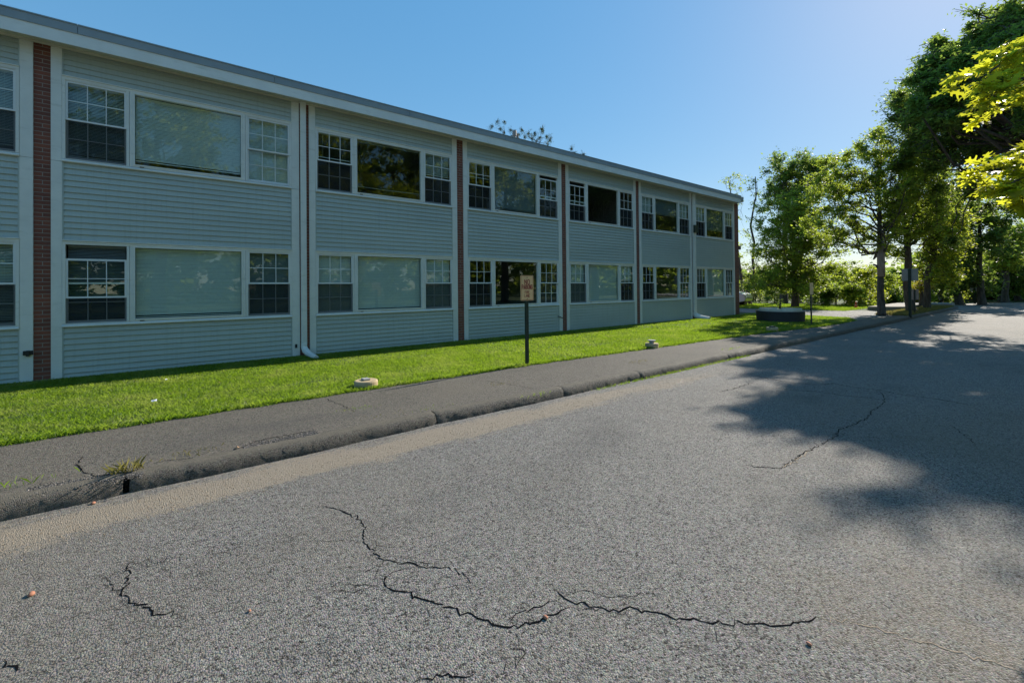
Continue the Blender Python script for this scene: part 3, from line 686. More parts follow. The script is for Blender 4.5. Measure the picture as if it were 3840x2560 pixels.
# hanging bright sprig near the far sign
# shrub belt beyond the driveway
shr = [(1708, 590, 26, 45, 'F'), (1722, 640, 24, 40, 'F'), (1745, 600, 28, 47, 'M'), (1780, 655, 34, 40, 'D'), (1850, 650, 34, 41, 'D'), (1885, 600, 32, 44, 'Y'), (1920, 605, 34, 40, 'M'),
       (1955, 590, 32, 43, 'M'), (1990, 610, 30, 40, 'Y'), (2030, 622, 30, 44, 'M'), (2070, 628, 30, 47, 'M'), (2105, 645, 26, 45, 'Y'), (2052, 665, 30, 43.5, 'D'), (1895, 655, 28, 37, 'D'), (1960, 650, 30, 37.5, 'M'), (2150, 668, 26, 52, 'D'), (2185, 668, 22, 54, 'Y')]
names = {'F': 'pale-flowered', 'M': 'green', 'D': 'dark', 'Y': 'yellow-green'}
where = ['hard against the brick corner', 'just right of the white car', 'behind the two thin trees', 'in the shade left of the big round tree trunk', 'in the shade right of the big round tree trunk', 'with arching tips right of the round tree',
 'behind the no-parking post by the lawn end', 'tallest of the belt, left of the bare-patched trunk', 'directly left of the bare-patched trunk', 'right of the bare-patched trunk under the bright sky gap', 'behind the paired grey boards', 'behind the golden tuft',
 'low, behind the concrete slab', 'low front bush near the two cones', 'front bush behind the orange cones', 'below the leaning trunk', 'in the gap between the dark trunks']
for i, (u, vt, ru, y0, kd) in enumerate(shr):
    b = AY(u, 690, y0); b[2] = -.1; ztop = AY(u, vt, y0)[2]; rg = np.random.default_rng(200+i); cl = []
    rw = ru/ (FPX/ float((np.array([b[0], y0, 1])-CAM)@F2)) 
    for _ in range(26):
        h = rg.uniform(.08, .92); rr = rw*(1-.55*max(0, h-.45)/.5)*math.sqrt(rg.uniform()); a = rg.uniform(0, 2*PI)
        cl.append(b+(rr*math.cos(a), rr*math.sin(a), h*ztop))
    P, r = trunk_line(b, b+(0, 0, ztop*.7), .05, 4, .05, seed=i, flare=1.1)
    mt = {'F': LEAF_FLOWER, 'M': LEAF_MID, 'D': LEAF_DARK, 'Y': LEAF_YEL}[kd]
    make_tree('shrub', f'{names[kd]} leafy shrub {where[i]}', 'shrub', b, cl, .62, P, r, mt, .17, 20, 12, 300+i, 'shrubs beyond the driveway', limb_r=.03, limb_from=.05, crown_name='foliage')
# distant wood closing the horizon behind the shrubs (one mass)
rg = np.random.default_rng(5); pts = []
for _ in range(1500):
    u = rg.uniform(1640, 2120) if rg.uniform() < .6 else rg.uniform(2110, 2480); y0 = rg.uniform(66, 90); p = AY(u, rg.uniform(636, 690) if u < 2110 else rg.uniform(590, 690), y0); pts.append(p)
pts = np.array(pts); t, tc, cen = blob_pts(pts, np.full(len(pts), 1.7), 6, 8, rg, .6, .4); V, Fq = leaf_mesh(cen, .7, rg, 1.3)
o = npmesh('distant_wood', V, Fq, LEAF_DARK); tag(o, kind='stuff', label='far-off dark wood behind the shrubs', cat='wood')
# pine behind the building, tips over the roof
b = np.array([-14., 19.5, -.2]); rg = np.random.default_rng(9)
tipsuv = [(1141, 272), (1133, 283), (1150, 290), (1160, 275), (1172, 292), (1160, 300), (1180, 300), (1190, 303), (1200, 292), (1205, 310), (1215, 300), (1222, 315), (1228, 300), (1232, 320), (1240, 310), (1248, 295), (1246, 330), (1254, 308), (1258, 325), (1263, 318), (1244, 290), (1175, 310), (1312, 338), (1318, 345), (1338, 350), (1343, 352)]
P, r = trunk_line(b, (-14, 19.5, 12.6), .25, 8, .05, seed=12)
cl = [AY(u, v+6, 19.5+rg.uniform(-1, 1)+ (3 if u > 1300 else 0)) for u, v in tipsuv]
for _ in range(60):
    h = rg.uniform(3, 11.2); a = rg.uniform(0, 2*PI); rr = 3.4*(1-h/16)*rg.uniform(.4, 1); cl.append(b+(rr*math.cos(a), rr*math.sin(a), h))
make_tree('pine_tree', 'pine behind the building, only its needled tips showing over the roof edge', 'tree', b, cl, .27, P, r, NEEDLE, .10, 34, 14, 10, limb_r=.06, elong=5, flatz=1.2, tw=.07)

# near oak at the right, bright lobed leaves
def oak_leaves(C, D, size, rng):
    """lobed leaf outline, 3 lobes a side; fan triangles as ngons"""
    half = [(0, 0), (.08, .04), (.10, .16), (.30, .20), (.34, .30), (.16, .30), (.13, .38), (.14, .44), (.42, .56), (.44, .66), (.20, .58), (.13, .64), (.13, .72), (.27, .86), (.24, .92), (.10, .86), (0, 1.02)]
    out = [(x, y) for x, y in half]+[(-x, y) for x, y in half[-2:0:-1]]; out = np.array(out); n = len(C); k = len(out)
    up = rng.normal(0, .45, (n, 3)); up[:, 2] += 1; up /= np.linalg.norm(up, axis=1)[:, None]
    t = D+rng.normal(0, .55, (n, 3)); t[:, 2] -= .35; t -= (t*up).sum(1)[:, None]*up; t /= np.linalg.norm(t, axis=1)[:, None]; bb = np.cross(up, t)
    s = size*rng.uniform(.65, 1.25, n)[:, None, None]; cv = rng.uniform(-.35, .25, n)[:, None, None]
    V = C[:, None]+s*(bb[:, None]*out[None, :, :1]+t[:, None]*out[None, :, 1:]+up[:, None]*(cv*np.abs(out[None, :, :1])*1.2-.18*out[None, :, 1:]**2))
    return V.reshape(-1, 3), np.arange(n*k).reshape(n, k), k
rg = np.random.default_rng(44)
nb = np.array([14.2, 7.8, -.17]); root = empty('near_oak_tree', nb, 'near oak whose sunlit lobed yellow-green leaves hang in from the right edge', 'tree')
tm = MB(); tm.tube([(0, 0, 0), (0, 0, .3), (-.1, 0, 1.8), (-.3, .1, 3.6), (-.4, 0, 5.6), (-.3, 0, 8)], [.42, .30, .25, .2, .14, .05], 12)
tw = MB(); LC = []; LD = []
def nbranch(P, rad, leaf_from, nl, spread):
    P = [np.array(p, float) for p in P]; tm.tube([p-nb for p in P], rad, 6)
    seg = np.cumsum([0]+[np.linalg.norm(P[i+1]-P[i]) for i in range(len(P)-1)])
    def on(s): return np.array([np.interp(s*seg[-1], seg, [p[j] for p in P]) for j in range(3)])
    for _ in range(nl):
        s = rg.uniform(leaf_from, 1); p = on(s); d = on(min(1, s+.05))-on(max(0, s-.05)); d /= np.linalg.norm(d)+1e-9
        side = rg.normal(0, 1, 3); side -= side@d*d; side /= np.linalg.norm(side); side[2] *= .6
        q = p+(side*.8+d*.5)*spread*rg.uniform(.35, 1); tw.tube([p-nb, (p+q)/2-nb+rg.normal(0, .008, 3), q-nb], [.004, .003, .0018], 4, False)
        for j in range(rg.integers(5, 9)):
            f = rg.uniform(.4, 1.08); LC.append(p+(q-p)*f); LD.append((q-p)/np.linalg.norm(q-p)+rg.normal(0, .4, 3))
def I(u, v, D):
    d = ray(u, v); return CAM+d*D
h1 = nb+(-.2, .05, 3.0); h2 = nb+(-.3, .1, 4.2)
nbranch([h2, I(2620, 0, 4.6), I(2440, 50, 4.7), I(2370, 95, 4.6), I(2310, 140, 4.5), I(2260, 175, 4.4), I(2225, 190, 4.3)], [.07, .05, .03, .02, .012, .007, .003], .42, 44, .30)
nbranch([I(2440, 50, 4.7), I(2400, 150, 4.6), I(2350, 180, 4.5), I(2310, 205, 4.4), I(2285, 225, 4.3), I(2265, 240, 4.3)], [.02, .016, .012, .009, .006, .003], .2, 28, .26)
nbranch([I(2440, 50, 4.7), I(2400, 95, 4.9), I(2350, 115, 4.9), I(2310, 125, 4.8), I(2285, 145, 4.7)], [.016, .013, .01, .007, .003], .3, 26, .24)
nbranch([h1, I(2700, 250, 4.5), I(2480, 330, 4.4), I(2390, 365, 4.3), I(2325, 385, 4.2), I(2275, 393, 4.1)], [.06, .045, .028, .016, .008, .003], .42, 38, .28)
nbranch([I(2400, 360, 4.35), I(2355, 405, 4.2), I(2325, 420, 4.1), I(2300, 440, 4.1)], [.015, .011, .007, .003], .15, 22, .22)
nbranch([I(2480, 330, 4.4), I(2400, 345, 4.6), I(2350, 350, 4.6)], [.012, .01, .006], .3, 14, .22)
nbranch([I(2440, 50, 4.7), I(2430, 170, 4.9), I(2390, 215, 4.9), I(2340, 240, 4.8)], [.012, .01, .006, .003], .35, 22, .22)
nbranch([I(2480, 330, 4.4), I(2420, 400, 4.5), I(2375, 440, 4.4), I(2345, 455, 4.3)], [.012, .009, .006, .003], .35, 18, .2)
V, Fq, kk = oak_leaves(np.array(LC)-nb, np.array(LD), .135, rg)
npmesh('leaves', V, Fq, LEAF_OAK, root, nv=kk)
# rest of its crown, outside the frame
cl = []
while len(cl) < 70:
    p = nb+(rg.uniform(-1.6, 4), rg.uniform(-4, 4), rg.uniform(3.2, 8.5))
    if p[0] > 12.6: cl.append(p-nb)
t, tc, cen = blob_pts(np.array(cl), np.full(len(cl), .8), 22, 12, rg, .7, .15); V, Fq = leaf_mesh(cen, .15, rg); npmesh('crown', V, Fq, LEAF_YEL, root)
for c in cl: tm.tube([(-.3, 0, min(c[2], 5.5)*.8), np.array([-.3, 0, c[2]*.8])*.4+c*.6, c], [.06, .04, .01], 5, False)
tm.build('trunk', BARK, root, smooth=True); tw.build('twigs', BARK, root)

# trees across the road: seen only as reflections in the window panes
labs = ['tree across the road mirrored in the first upstairs picture window', 'bushy tree across the road mirrored in the upstairs panes beside the downspout', 'tree across the road mirrored in the second upstairs picture window', 'tree across the road mirrored in the third upstairs picture window', 'tree across the road mirrored in the clear fourth upstairs picture window', 'tree across the road mirrored in the fifth upstairs picture window', 'farthest tree across the road, mirrored in the last upstairs picture window']
rg = np.random.default_rng(60); cl = []
for _ in range(75):
    d = rg.normal(0, 1, 3); d /= np.linalg.norm(d); cl.append(np.array([0, 0, 7.4])+d*np.array([3.6, 3.6, 4.6])*rg.uniform(.45, 1))
P, r = trunk_line((0, 0, 0), (0, 0, 10), .3, seed=60)
ref = make_tree('tree', labs[0], 'tree', (0, 0, 0), cl, 1.15, P, r, LEAF_YEL, .26, 34, 16, 61, 'trees across the road')
ref.location = (26.5, -1.0, -.2); ref.scale = (1.3, 1.3, 1.4); rx = [(29, 9.5, 1.45, 1), (27, 18, 1.5, 2), (28.5, 29, 1.5, 3), (26.0, 41, 1.55, 4), (27.5, 54, 1.5, 5), (26, 69, 1.5, 6)]
for i, (x, y, s, rz) in enumerate(rx):
    c = copy_tree(ref); c.location = (x, y, -.2); c.scale = (s, s, s); c.rotation_euler = (0, 0, rz); c['label'] = labs[i+1]

structure(MB().sheet([(24, -60), (140, -60), (140, 48), (24, 48)], -.15).build('far_lawn', GROUND))
rg = np.random.default_rng(6); pts = np.stack([rg.uniform(50, 64, 1700), rg.uniform(-70, 250, 1700), rg.uniform(0, 9, 1700)], 1)
t, tc, cen = blob_pts(pts, np.full(len(pts), 2.0), 6, 9, rg, .7, .5); V, Fq = leaf_mesh(cen, .9, rg, 1.3)
o = npmesh('wood_across_road', V, Fq, LEAF_MID); tag(o, kind='stuff', label='wood across the road, mirrored in the panes', cat='wood')

# ------------------------------------------------------------------ grass blades
def blades(name, n, sample, hmin, hmax, wd, mat, seed, lean=.5, label=None, zf=None):
    rng = np.random.default_rng(seed); P = sample(rng, n); n = len(P)
    a = rng.uniform(0, 2*PI, n); h = rng.uniform(hmin, hmax, n); L = rng.uniform(.1, lean, n)*h; d = np.stack([np.cos(a), np.sin(a), 0*a], 1); a2 = a+PI/2+rng.normal(0, .4, n)
    s = np.stack([np.cos(a2), np.sin(a2), 0*a], 1)*wd*rng.uniform(.6, 1.3, n)[:, None]
    up = np.zeros((n, 3)); up[:, 2] = 1
    V = np.stack([P-s, P+s, P+s*.8+d*(L*.4)[:, None]+up*(h*.6)[:, None], P+d*L[:, None]+up*h[:, None]], 1).reshape(-1, 3)
    o = npmesh(name, V, np.arange(n*4).reshape(-1, 4), mat); tag(o, label, 'grass', kind='stuff'); return o
def lawn_s(y0, y1):
    def f(rng, n):
        y = rng.uniform(y0, y1, n); X = np.interp(y, [a for a, b in WX], [b for a, b in WX]); x = rng.uniform(.03, 1, n)*(X+.05+.03*np.sin(y*9))
        z = -.045*x/4-.006; c = np.sin(x*3.1+1.3*y)*np.sin(y*2.3-x)+rng.normal(0, .6, n); stripe = (np.abs(x-1.25-.04*np.sin(y*1.7)) < .07) | (np.abs(x-1.75-.05*np.sin(y*1.1+1)) < .045) | (np.abs(x-2.9-.09*np.sin(y*.9)) < .05); keep = (c > -1.0) & ~(stripe & (rng.uniform(size=n) < .62))
        return np.stack([x, y, z], 1)[keep]
    return f
blades('lawn_grass', 320000, lawn_s(-3.2, 6), .012, .05, .0030, GRASS, 1, 1.1, 'short bright green lawn grass between the building and the sidewalk')
blades('lawn_grass', 90000, lawn_s(6, 13), .015, .055, .0065, GRASS, 2, 1.1, 'lawn grass further along the building')
blades('lawn_grass', 60000, lawn_s(13, 24.2), .015, .055, .011, GRASS, 3, 1.1, 'lawn grass at the far end near the planter')
def edge_s(rng, n):
    y = rng.uniform(-2.5, 22, n); X = np.interp(y, [a for a, b in WX], [b for a, b in WX]); x = X+rng.normal(-.01, .03, n)+.03*np.sin(y*3.3)*np.sin(y*8.1); return np.stack([x, y, np.full(n, -.05)], 1)
blades('edge_grass', 16000, edge_s, .02, .07, .004, GRASS, 9, 1.5, 'ragged longer grass spilling over the sidewalk edge')
def isl_s(rng, n):
    y = rng.uniform(27.2, 40, n); x = rng.uniform(4.4, 5.62, n); return np.stack([x, y, np.full(n, -.04)], 1)
blades('island_grass', 14000, isl_s, .03, .12, .011, DRYG, 4, 1., 'dry yellowish grass under the island trees')
blades('verge_grass', 50000, lambda r, n: np.stack([r.uniform(-9, 2.4, n), r.uniform(30.2, 38, n), np.full(n, -.075)], 1), .04, .12, .014, GRASS, 5, 1., 'lit grass strip beyond the driveway')
# weeds in the cracks: each clump its own thing
wl = [((5.66, -.34), .13, 'tall pale grass tuft at the broken kerb joint in the left foreground', 46), ((5.42, -1.05), .08, 'grass tuft at the left edge of the sidewalk', 30), ((5.50, .10), .05, 'low weed between sidewalk and kerb near the gravel patch', 40),
 ((4.95, 1.75), .03, 'yellowish weed patch in the first sidewalk crack', 60), ((5.45, 1.95), .035, 'small reddish weed on the sidewalk by the kerb', 30), ((5.55, 2.6), .03, 'bright weed where kerb and sidewalk meet past the crack', 30),
 ((4.95, 3.95), .03, 'thin weed line crossing the sidewalk before the sign post', 50), ((5.87, 3.95), .05, 'weed at the foot of the kerb near its second joint', 25), ((5.15, 7.3), .04, 'weed strip in the sidewalk joint past the sign post', 60), ((5.5, 10.4), .05, 'weed clump on the kerb edge near the tree shade', 50)]
for i, ((x, y), h, lab, n) in enumerate(wl):
    rng = np.random.default_rng(700+i); sp = .03 if h > .1 else .09
    P = np.stack([x+rng.normal(0, sp*.6, n), y+rng.normal(0, sp*1.6, n), np.full(n, -.055)], 1); a = rng.uniform(0, 2*PI, n); hh = rng.uniform(.4, 1, n)*h; Lr = rng.uniform(.3, 1.1, n)*hh
    d = np.stack([np.cos(a), np.sin(a), 0*a], 1); s = np.stack([-np.sin(a), np.cos(a), 0*a], 1)*.0018; up = np.zeros((n, 3)); up[:, 2] = 1
    V = np.stack([P-s, P+s, P+s*.7+d*(Lr*.4)[:, None]+up*(hh*.65)[:, None], P+d*Lr[:, None]+up*hh[:, None]], 1).reshape(-1, 3)-np.array([x, y, -.055])
    o = npmesh('weed_tuft', V, np.arange(n*4).reshape(-1, 4), GRASS if i % 2 else DRYG, loc=(x, y, -.055)); tag(o, lab, 'weed', 'weeds in the pavement cracks')
# gutter weeds line
blades('gutter_weeds', 900, lambda r, n: np.stack([kx+.07+r.normal(0, .015, n), r.uniform(5.2, 10.4, n)+.12*np.sin(r.uniform(0, 99, n)), np.full(n, -.17)], 1), .01, .05, .004, GRASS, 6, 1., 'thin weeds along the foot of the kerb')

# ------------------------------------------------------------------ road cracks and gravel
CRK = flat('crack_dark', (.008, .008, .009), 1.0); CRK.node_tree.nodes['Principled BSDF'].inputs['Specular IOR Level'].default_value = 0
cm = MB()
def crack(P, z=-.168, w0=.007, conv=None, seed=0, amp=.02):
    rng = np.random.default_rng(seed); pts = [G(u, v, z)[:2] for u, v in P]; out = []
    for a, b_ in zip(pts[:-1], pts[1:]):
        n = max(2, int(np.linalg.norm(b_-a)/.022))
        for i in range(n): out.append(a+(b_-a)*i/n+rng.normal(0, amp*.5, 2))
    out.append(pts[-1]); out = np.array(out); n0 = len(cm.v); N = len(out)
    for i, p in enumerate(out):
        t = out[min(i+1, N-1)]-out[max(0, i-1)]; t /= np.linalg.norm(t)+1e-9; nn = np.array([-t[1], t[0]]); taper = min(1, i/4+.15, (N-1-i)/4+.15)
        wl_ = w0*.68*taper*rng.uniform(.2, 1.6); wr = w0*.68*taper*rng.uniform(.2, 1.6)
        cm.v.append((*(p+nn*wl_*.5), z)); cm.v.append((*(p-nn*wr*.5), z))
    for i in range(N-1): cm.f.append((n0+2*i, n0+2*i+1, n0+2*i+3, n0+2*i+2))
c7 = lambda L: [((2400+x/1.307)*.6125, (1000+y/1.307)*.6125) for x, y in L]
crack([(730, 1160), (780, 1170), (810, 1183), (833, 1195), (838, 1215), (834, 1235), (845, 1255), (868, 1272), (880, 1285), (905, 1288), (960, 1297), (1000, 1303), (1040, 1305), (1070, 1320), (1082, 1340)], w0=.011, seed=1)
crack([(880, 1310), (885, 1340), (900, 1352), (935, 1358), (960, 1370), (1010, 1390), (1060, 1405), (1110, 1420), (1155, 1435), (1195, 1438), (1215, 1432), (1250, 1418), (1280, 1402), (1312, 1393)], w0=.0135, seed=2)
crack([(1160, 1430), (1200, 1408), (1230, 1395), (1265, 1378), (1300, 1382)], w0=.008, seed=3)
crack([(1272, 1350), (1285, 1362), (1310, 1385), (1370, 1393), (1400, 1396), (1450, 1398), (1520, 1407), (1560, 1420), (1620, 1428), (1700, 1430), (1780, 1437), (1830, 1428), (1890, 1420)], w0=.011, seed=4)
crack([(1312, 1393), (1380, 1400), (1410, 1408)], w0=.006, seed=5)
crack([(1270, 1360), (1350, 1358), (1400, 1368), (1460, 1366), (1530, 1362)], w0=.004, seed=6)
crack([(920, 1275), (960, 1290), (1010, 1298)], w0=.006, seed=7)
crack([(1400, 1405), (1470, 1425), (1500, 1440)], w0=.005, seed=8)
crack([(296, 1290), (286, 1325), (284, 1360), (298, 1383), (350, 1398), (355, 1408), (420, 1412)], w0=.012, seed=9)
crack([(240, 1325), (270, 1350), (284, 1362)], w0=.006, seed=10)
crack([(190, 1360), (230, 1330)], w0=.005, seed=11)
crack([(0, 1515), (22, 1522), (40, 1540)], w0=.02, seed=12)
crack([(950, 1555), (1040, 1548), (1090, 1546)], w0=.012, seed=13)
crack([(1180, 1480), (1205, 1500), (1180, 1520), (1150, 1505)], w0=.008, seed=14)
crack(c7([(490, 965), (560, 980), (690, 985), (740, 955), (820, 898), (900, 862), (962, 828), (978, 798), (1050, 772), (1110, 742), (1140, 705), (1190, 672), (1200, 645), (1178, 612)]), w0=.013, seed=15)
crack(c7([(390, 612), (450, 600), (510, 580), (560, 565)]), w0=.016, seed=16)
crack(c7([(560, 530), (620, 545), (700, 560), (820, 575), (900, 577), (950, 570), (1040, 590), (1180, 605), (1280, 625), (1400, 640), (1500, 655), (1640, 680)]), w0=.02, seed=17)
crack(c7([(640, 590), (760, 605), (860, 610), (1000, 630), (1110, 640), (1200, 655)]), w0=.018, seed=18)
crack(c7([(1525, 775), (1600, 830), (1640, 870)]), w0=.008, seed=19)
crack([(1005, 1045), (1015, 1052)], w0=.012, seed=20)
crack([(480, 1265), (520, 1268), (560, 1275)], w0=.004, seed=22)
rq = np.random.default_rng(99)
ANC = [(296, 1290), (284, 1360), (350, 1398), (420, 1412), (240, 1325), (190, 1360), (838, 1215), (880, 1285), (885, 1340), (60, 1545), (300, 1383)]; ANC2 = [(1082, 1340), (1195, 1438), (1310, 1390), (1520, 1407), (1700, 1430), (1180, 1510), (1460, 1366), (1890, 1420), (1040, 1305)]
for i in range(60):                       # fine web of hairline cracks, densest near the left foreground
    A_ = ANC if i < 40 else ANC2; u0, v0 = A_[rq.integers(len(A_))]
    a = rq.uniform(0, PI); Pk = [(u0, v0)]
    for _ in range(rq.integers(2, 5)):
        a += rq.normal(0, .7); Pk.append((Pk[-1][0]+rq.uniform(18, 46)*math.cos(a), Pk[-1][1]+rq.uniform(8, 24)*math.sin(a)))
    Pk = [(u, min(1640, max(1240, v))) for u, v in Pk]; crack(Pk, w0=rq.uniform(.002, .0045), seed=400+i); A_.append(Pk[-1])
structure(cm.build('road_cracks', CRK))
cm = MB()
crack([(1890, 1420), (1930, 1424), (1990, 1436), (2060, 1452), (2140, 1478), (2230, 1505), (2352, 1540)], z=-.1675, w0=.008, seed=61)
crack(c7([(700, 985), (760, 950), (830, 900)]), z=-.1672, w0=.012, seed=62)
structure(cm.build('sand_filled_seams', flat('seam_sand', (.30, .23, .16), .95, dirt=.4, scale=120)))
cm = MB()
crack([(183, 1048), (180, 1065), (190, 1083), (225, 1092), (290, 1080)], z=-.047, w0=.012, seed=30)
crack([(545, 1030), (590, 1012), (650, 1000), (720, 988)], z=-.047, w0=.016, seed=31)
crack([(350, 1062), (400, 1055), (470, 1050)], z=-.047, w0=.008, seed=32)
crack([(748, 915), (790, 932), (815, 945)], z=-.047, w0=.010, seed=33)
crack([(1110, 873), (1180, 884), (1230, 893)], z=-.047, w0=.010, seed=34)
crack([(1430, 828), (1490, 838), (1540, 846)], z=-.047, w0=.012, seed=35)
structure(cm.build('sidewalk_cracks', CRK))
# loose gravel strips and scattered grit: countless
def gravel(name, P, smin, smax, mat, seed, lab):
    rng = np.random.default_rng(seed); n = len(P); s = rng.uniform(smin, smax, n)[:, None, None]
    base = np.array([(1, 0, 0), (-1, 0, 0), (0, 1, 0), (0, -1, 0), (0, 0, .7), (0, 0, -.4)], float); V = base[None]+rng.normal(0, .25, (n, 6, 3))
    V = V*s+P[:, None]; f = np.array([(0, 2, 4), (2, 1, 4), (1, 3, 4), (3, 0, 4), (2, 0, 5), (1, 2, 5), (3, 1, 5), (0, 3, 5)])
    Fq = (np.arange(n)[:, None, None]*6+f[None]).reshape(-1, 3); o = npmesh(name, V.reshape(-1, 3), Fq, mat, nv=3); tag(o, lab, 'gravel', kind='stuff'); return o
def mat_grit(name, stops):
    t = NT(name); ge = t.N('ShaderNodeNewGeometry'); return t.set(t.ramp(ge.outputs['Random Per Island'], stops), .85)
GRIT = mat_grit('grit', [(0, (.03, .03, .033)), (.6, (.11, .105, .10)), (.9, (.22, .20, .18)), (1, (.4, .34, .3))])
SANDG = mat_grit('sand_grit', [(0, (.12, .09, .06)), (.5, (.30, .22, .14)), (.85, (.45, .36, .26)), (1, (.6, .5, .4))])
rng = np.random.default_rng(77)
def band(pl, n, wd, z):
    q = [G(u, v, z) for u, v in pl]; i = rng.integers(0, len(q)-1, n); f = rng.uniform(0, 1, (n, 1)); A = np.array(q)
    P = A[i]*(1-f)+A[i+1]*f; P[:, 0] += rng.normal(0, wd, n); P[:, 2] = z; return P
gravel('gravel_patch', band([(560, 1030), (620, 1014), (690, 1002), (730, 992)], 1500, .055, -.047), .003, .007, GRIT, 1, 'loose grey gravel in the crumbled strip of sidewalk')
gravel('gravel_patch', band([(60, 1128), (160, 1110), (250, 1098), (330, 1085)], 1500, .05, -.047), .003, .007, GRIT, 2, 'loose gravel behind the broken kerb at the left')
n = 5200; yy = rng.uniform(-2, 9, n)**1.0; P = np.stack([6.24+.012*yy+rng.normal(0, .19, n), yy, np.full(n, -.169)], 1); P = P[P[:, 0] > kx+.06]
gravel('road_grit', P, .0018, .0052, SANDG, 3, 'sandy grit washed along the gutter')
n = 2600; P = np.stack([rng.uniform(6.5, 12.5, n), rng.uniform(-1.5, 7, n), np.full(n, -.169)], 1)
gravel('road_grit', P, .0015, .0045, GRIT, 4, 'loose grit scattered over the road')
PEB = flat('reddish_stone', (.40, .17, .10), .8)
for i, (u, v, s, lab) in enumerate([(214, 1155, .016, 'small reddish pebble at the foot of the kerb'), (72, 1364, .017, 'reddish brown pebble on the road at lower left'), (573, 1402, .008, 'tiny red pebble beside the left road crack'), (1858, 1478, .010, 'orange pebble on the road at lower right'), (1253, 1417, .012, 'pinkish stone resting in the middle road crack')]):
    p = G(u, v, -.165); rg = np.random.default_rng(i); m = MB().lathe([(s*.3, -s*.4), (s*.9, -.1*s), (s, .2*s), (s*.6, .65*s), (s*.1, .75*s)], 9); m.v = [(a*1.3+rg.normal(0, s*.06), b_*.9+rg.normal(0, s*.06), c) for a, b_, c in m.v]
    tag(m.build('pebble', PEB, None, p, smooth=True), lab, 'pebble', 'loose pebbles')

# ------------------------------------------------------------------ signs
SIGNF = flat('sign_face', (.80, .53, .26), .45, dirt=.06, scale=6); SIGNR = flat('sign_red', (.30, .035, .03), .5); SIGNB = flat('sign_back', (.30, .30, .28), .45, .3, .15)
SIGNW = flat('sign_white', (.66, .67, .66), .5)
def rrect(w_, h_, r, n=5):
    P = []
    for cx, cy, a0 in ((w_/2-r, h_/2-r, 0), (-w_/2+r, h_/2-r, 90), (-w_/2+r, -h_/2+r, 180), (w_/2-r, -h_/2+r, 270)):
        for i in range(n+1):
            a = R_(a0+90*i/n); P.append((cx+r*math.cos(a), cy+r*math.sin(a)))
    return P
def plate(w_, h_, r, y0, y1, zc):      # in local XZ, thickness along y
    m = MB(); P = rrect(w_, h_, r); k = len(P); m.v = [(x, y0, z+zc) for x, z in P]+[(x, y1, z+zc) for x, z in P]
    m.f = [(i, (i+1) % k, k+(i+1) % k, k+i) for i in range(k)]+[tuple(range(k))[::-1], tuple(range(k, 2*k))]; return m
def plate_ring(w_, h_, r, t, y, zc):
    A = rrect(w_, h_, r); Bq = rrect(w_-2*t, h_-2*t, max(.002, r-t)); k = len(A); m = MB(); m.v = [(x, y, z+zc) for x, z in A]+[(x, y, z+zc) for x, z in Bq]+[(x, y+.0008, z+zc) for x, z in A]+[(x, y+.0008, z+zc) for x, z in Bq]
    m.f = [(i, (i+1) % k, k+(i+1) % k, k+i) for i in range(k)]+[(i, 2*k+i, 2*k+(i+1) % k, (i+1) % k) for i in range(k)]; return m
STROKES = {  # letter outlines as strokes on a 1 x 1.6 cell
 'N': [[(0, 0), (0, 1.6), (1, 0), (1, 1.6)]], 'O': [[(.25, 0), (0, .3), (0, 1.3), (.25, 1.6), (.75, 1.6), (1, 1.3), (1, .3), (.75, 0), (.25, 0)]],
 'P': [[(0, 0), (0, 1.6), (.75, 1.6), (1, 1.35), (1, 1.0), (.75, .75), (0, .75)]], 'A': [[(0, 0), (.5, 1.6), (1, 0)], [(.2, .5), (.8, .5)]],
 'R': [[(0, 0), (0, 1.6), (.75, 1.6), (1, 1.35), (1, 1.05), (.75, .8), (0, .8)], [(.5, .8), (1, 0)]], 'K': [[(0, 0), (0, 1.6)], [(1, 1.6), (0, .65)], [(.3, .95), (1, 0)]],
 'I': [[(.5, 0), (.5, 1.6)]], 'G': [[(1, 1.3), (.75, 1.6), (.25, 1.6), (0, 1.3), (0, .3), (.25, 0), (.75, 0), (1, .3), (1, .75), (.55, .75)]],
 'F': [[(0, 0), (0, 1.6), (1, 1.6)], [(0, .85), (.8, .85)]], 'E': [[(1, 0), (0, 0), (0, 1.6), (1, 1.6)], [(0, .85), (.8, .85)]], 'L': [[(0, 1.6), (0, 0), (1, 0)]]}
def word(m, text, xc, zc, hgt, y, adv=1.45, t=.16, ws=.62):
    sc = hgt/1.6; cw = sc*ws/.62*.62; widths = [(.25 if ch == 'I' else 1.)*cw for ch in text]; gap = sc*.34*ws/.62; tot = sum(widths)+gap*(len(text)-1); x = xc-tot/2
    for ch, wd in zip(text, widths):
        for S in STROKES[ch]:
            pts = [(x+((a-.5)*cw+wd/2 if ch == 'I' else a*cw), zc-hgt/2+b_*sc) for a, b_ in S]; th = t*sc
            for (a, b_), (c, d) in zip(pts[:-1], pts[1:]):
                L = math.hypot(c-a, d-b_); ux, uz = (c-a)/L, (d-b_)/L; a2, b2, c2, d2 = a-ux*th*.4, b_-uz*th*.4, c+ux*th*.4, d+uz*th*.4; nx, nz = -uz*th/2*1.15, ux*th/2*1.15
                n = len(m.v); m.v += [(a2+nx, y, b2+nz), (a2-nx, y, b2-nz), (c2-nx, y, d2-nz), (c2+nx, y, d2+nz)]; m.f.append((n, n+1, n+2, n+3))
                y -= .00002
        x += wd+gap
def u_post(h_, w_=.07, d=.035):
    m = MB().box(-w_/2, w_/2, 0, .006, 0, h_).box(-w_/2, -w_/2+.008, -.0+.006, d, 0, h_).box(w_/2-.008, w_/2, .006, d, 0, h_); return m
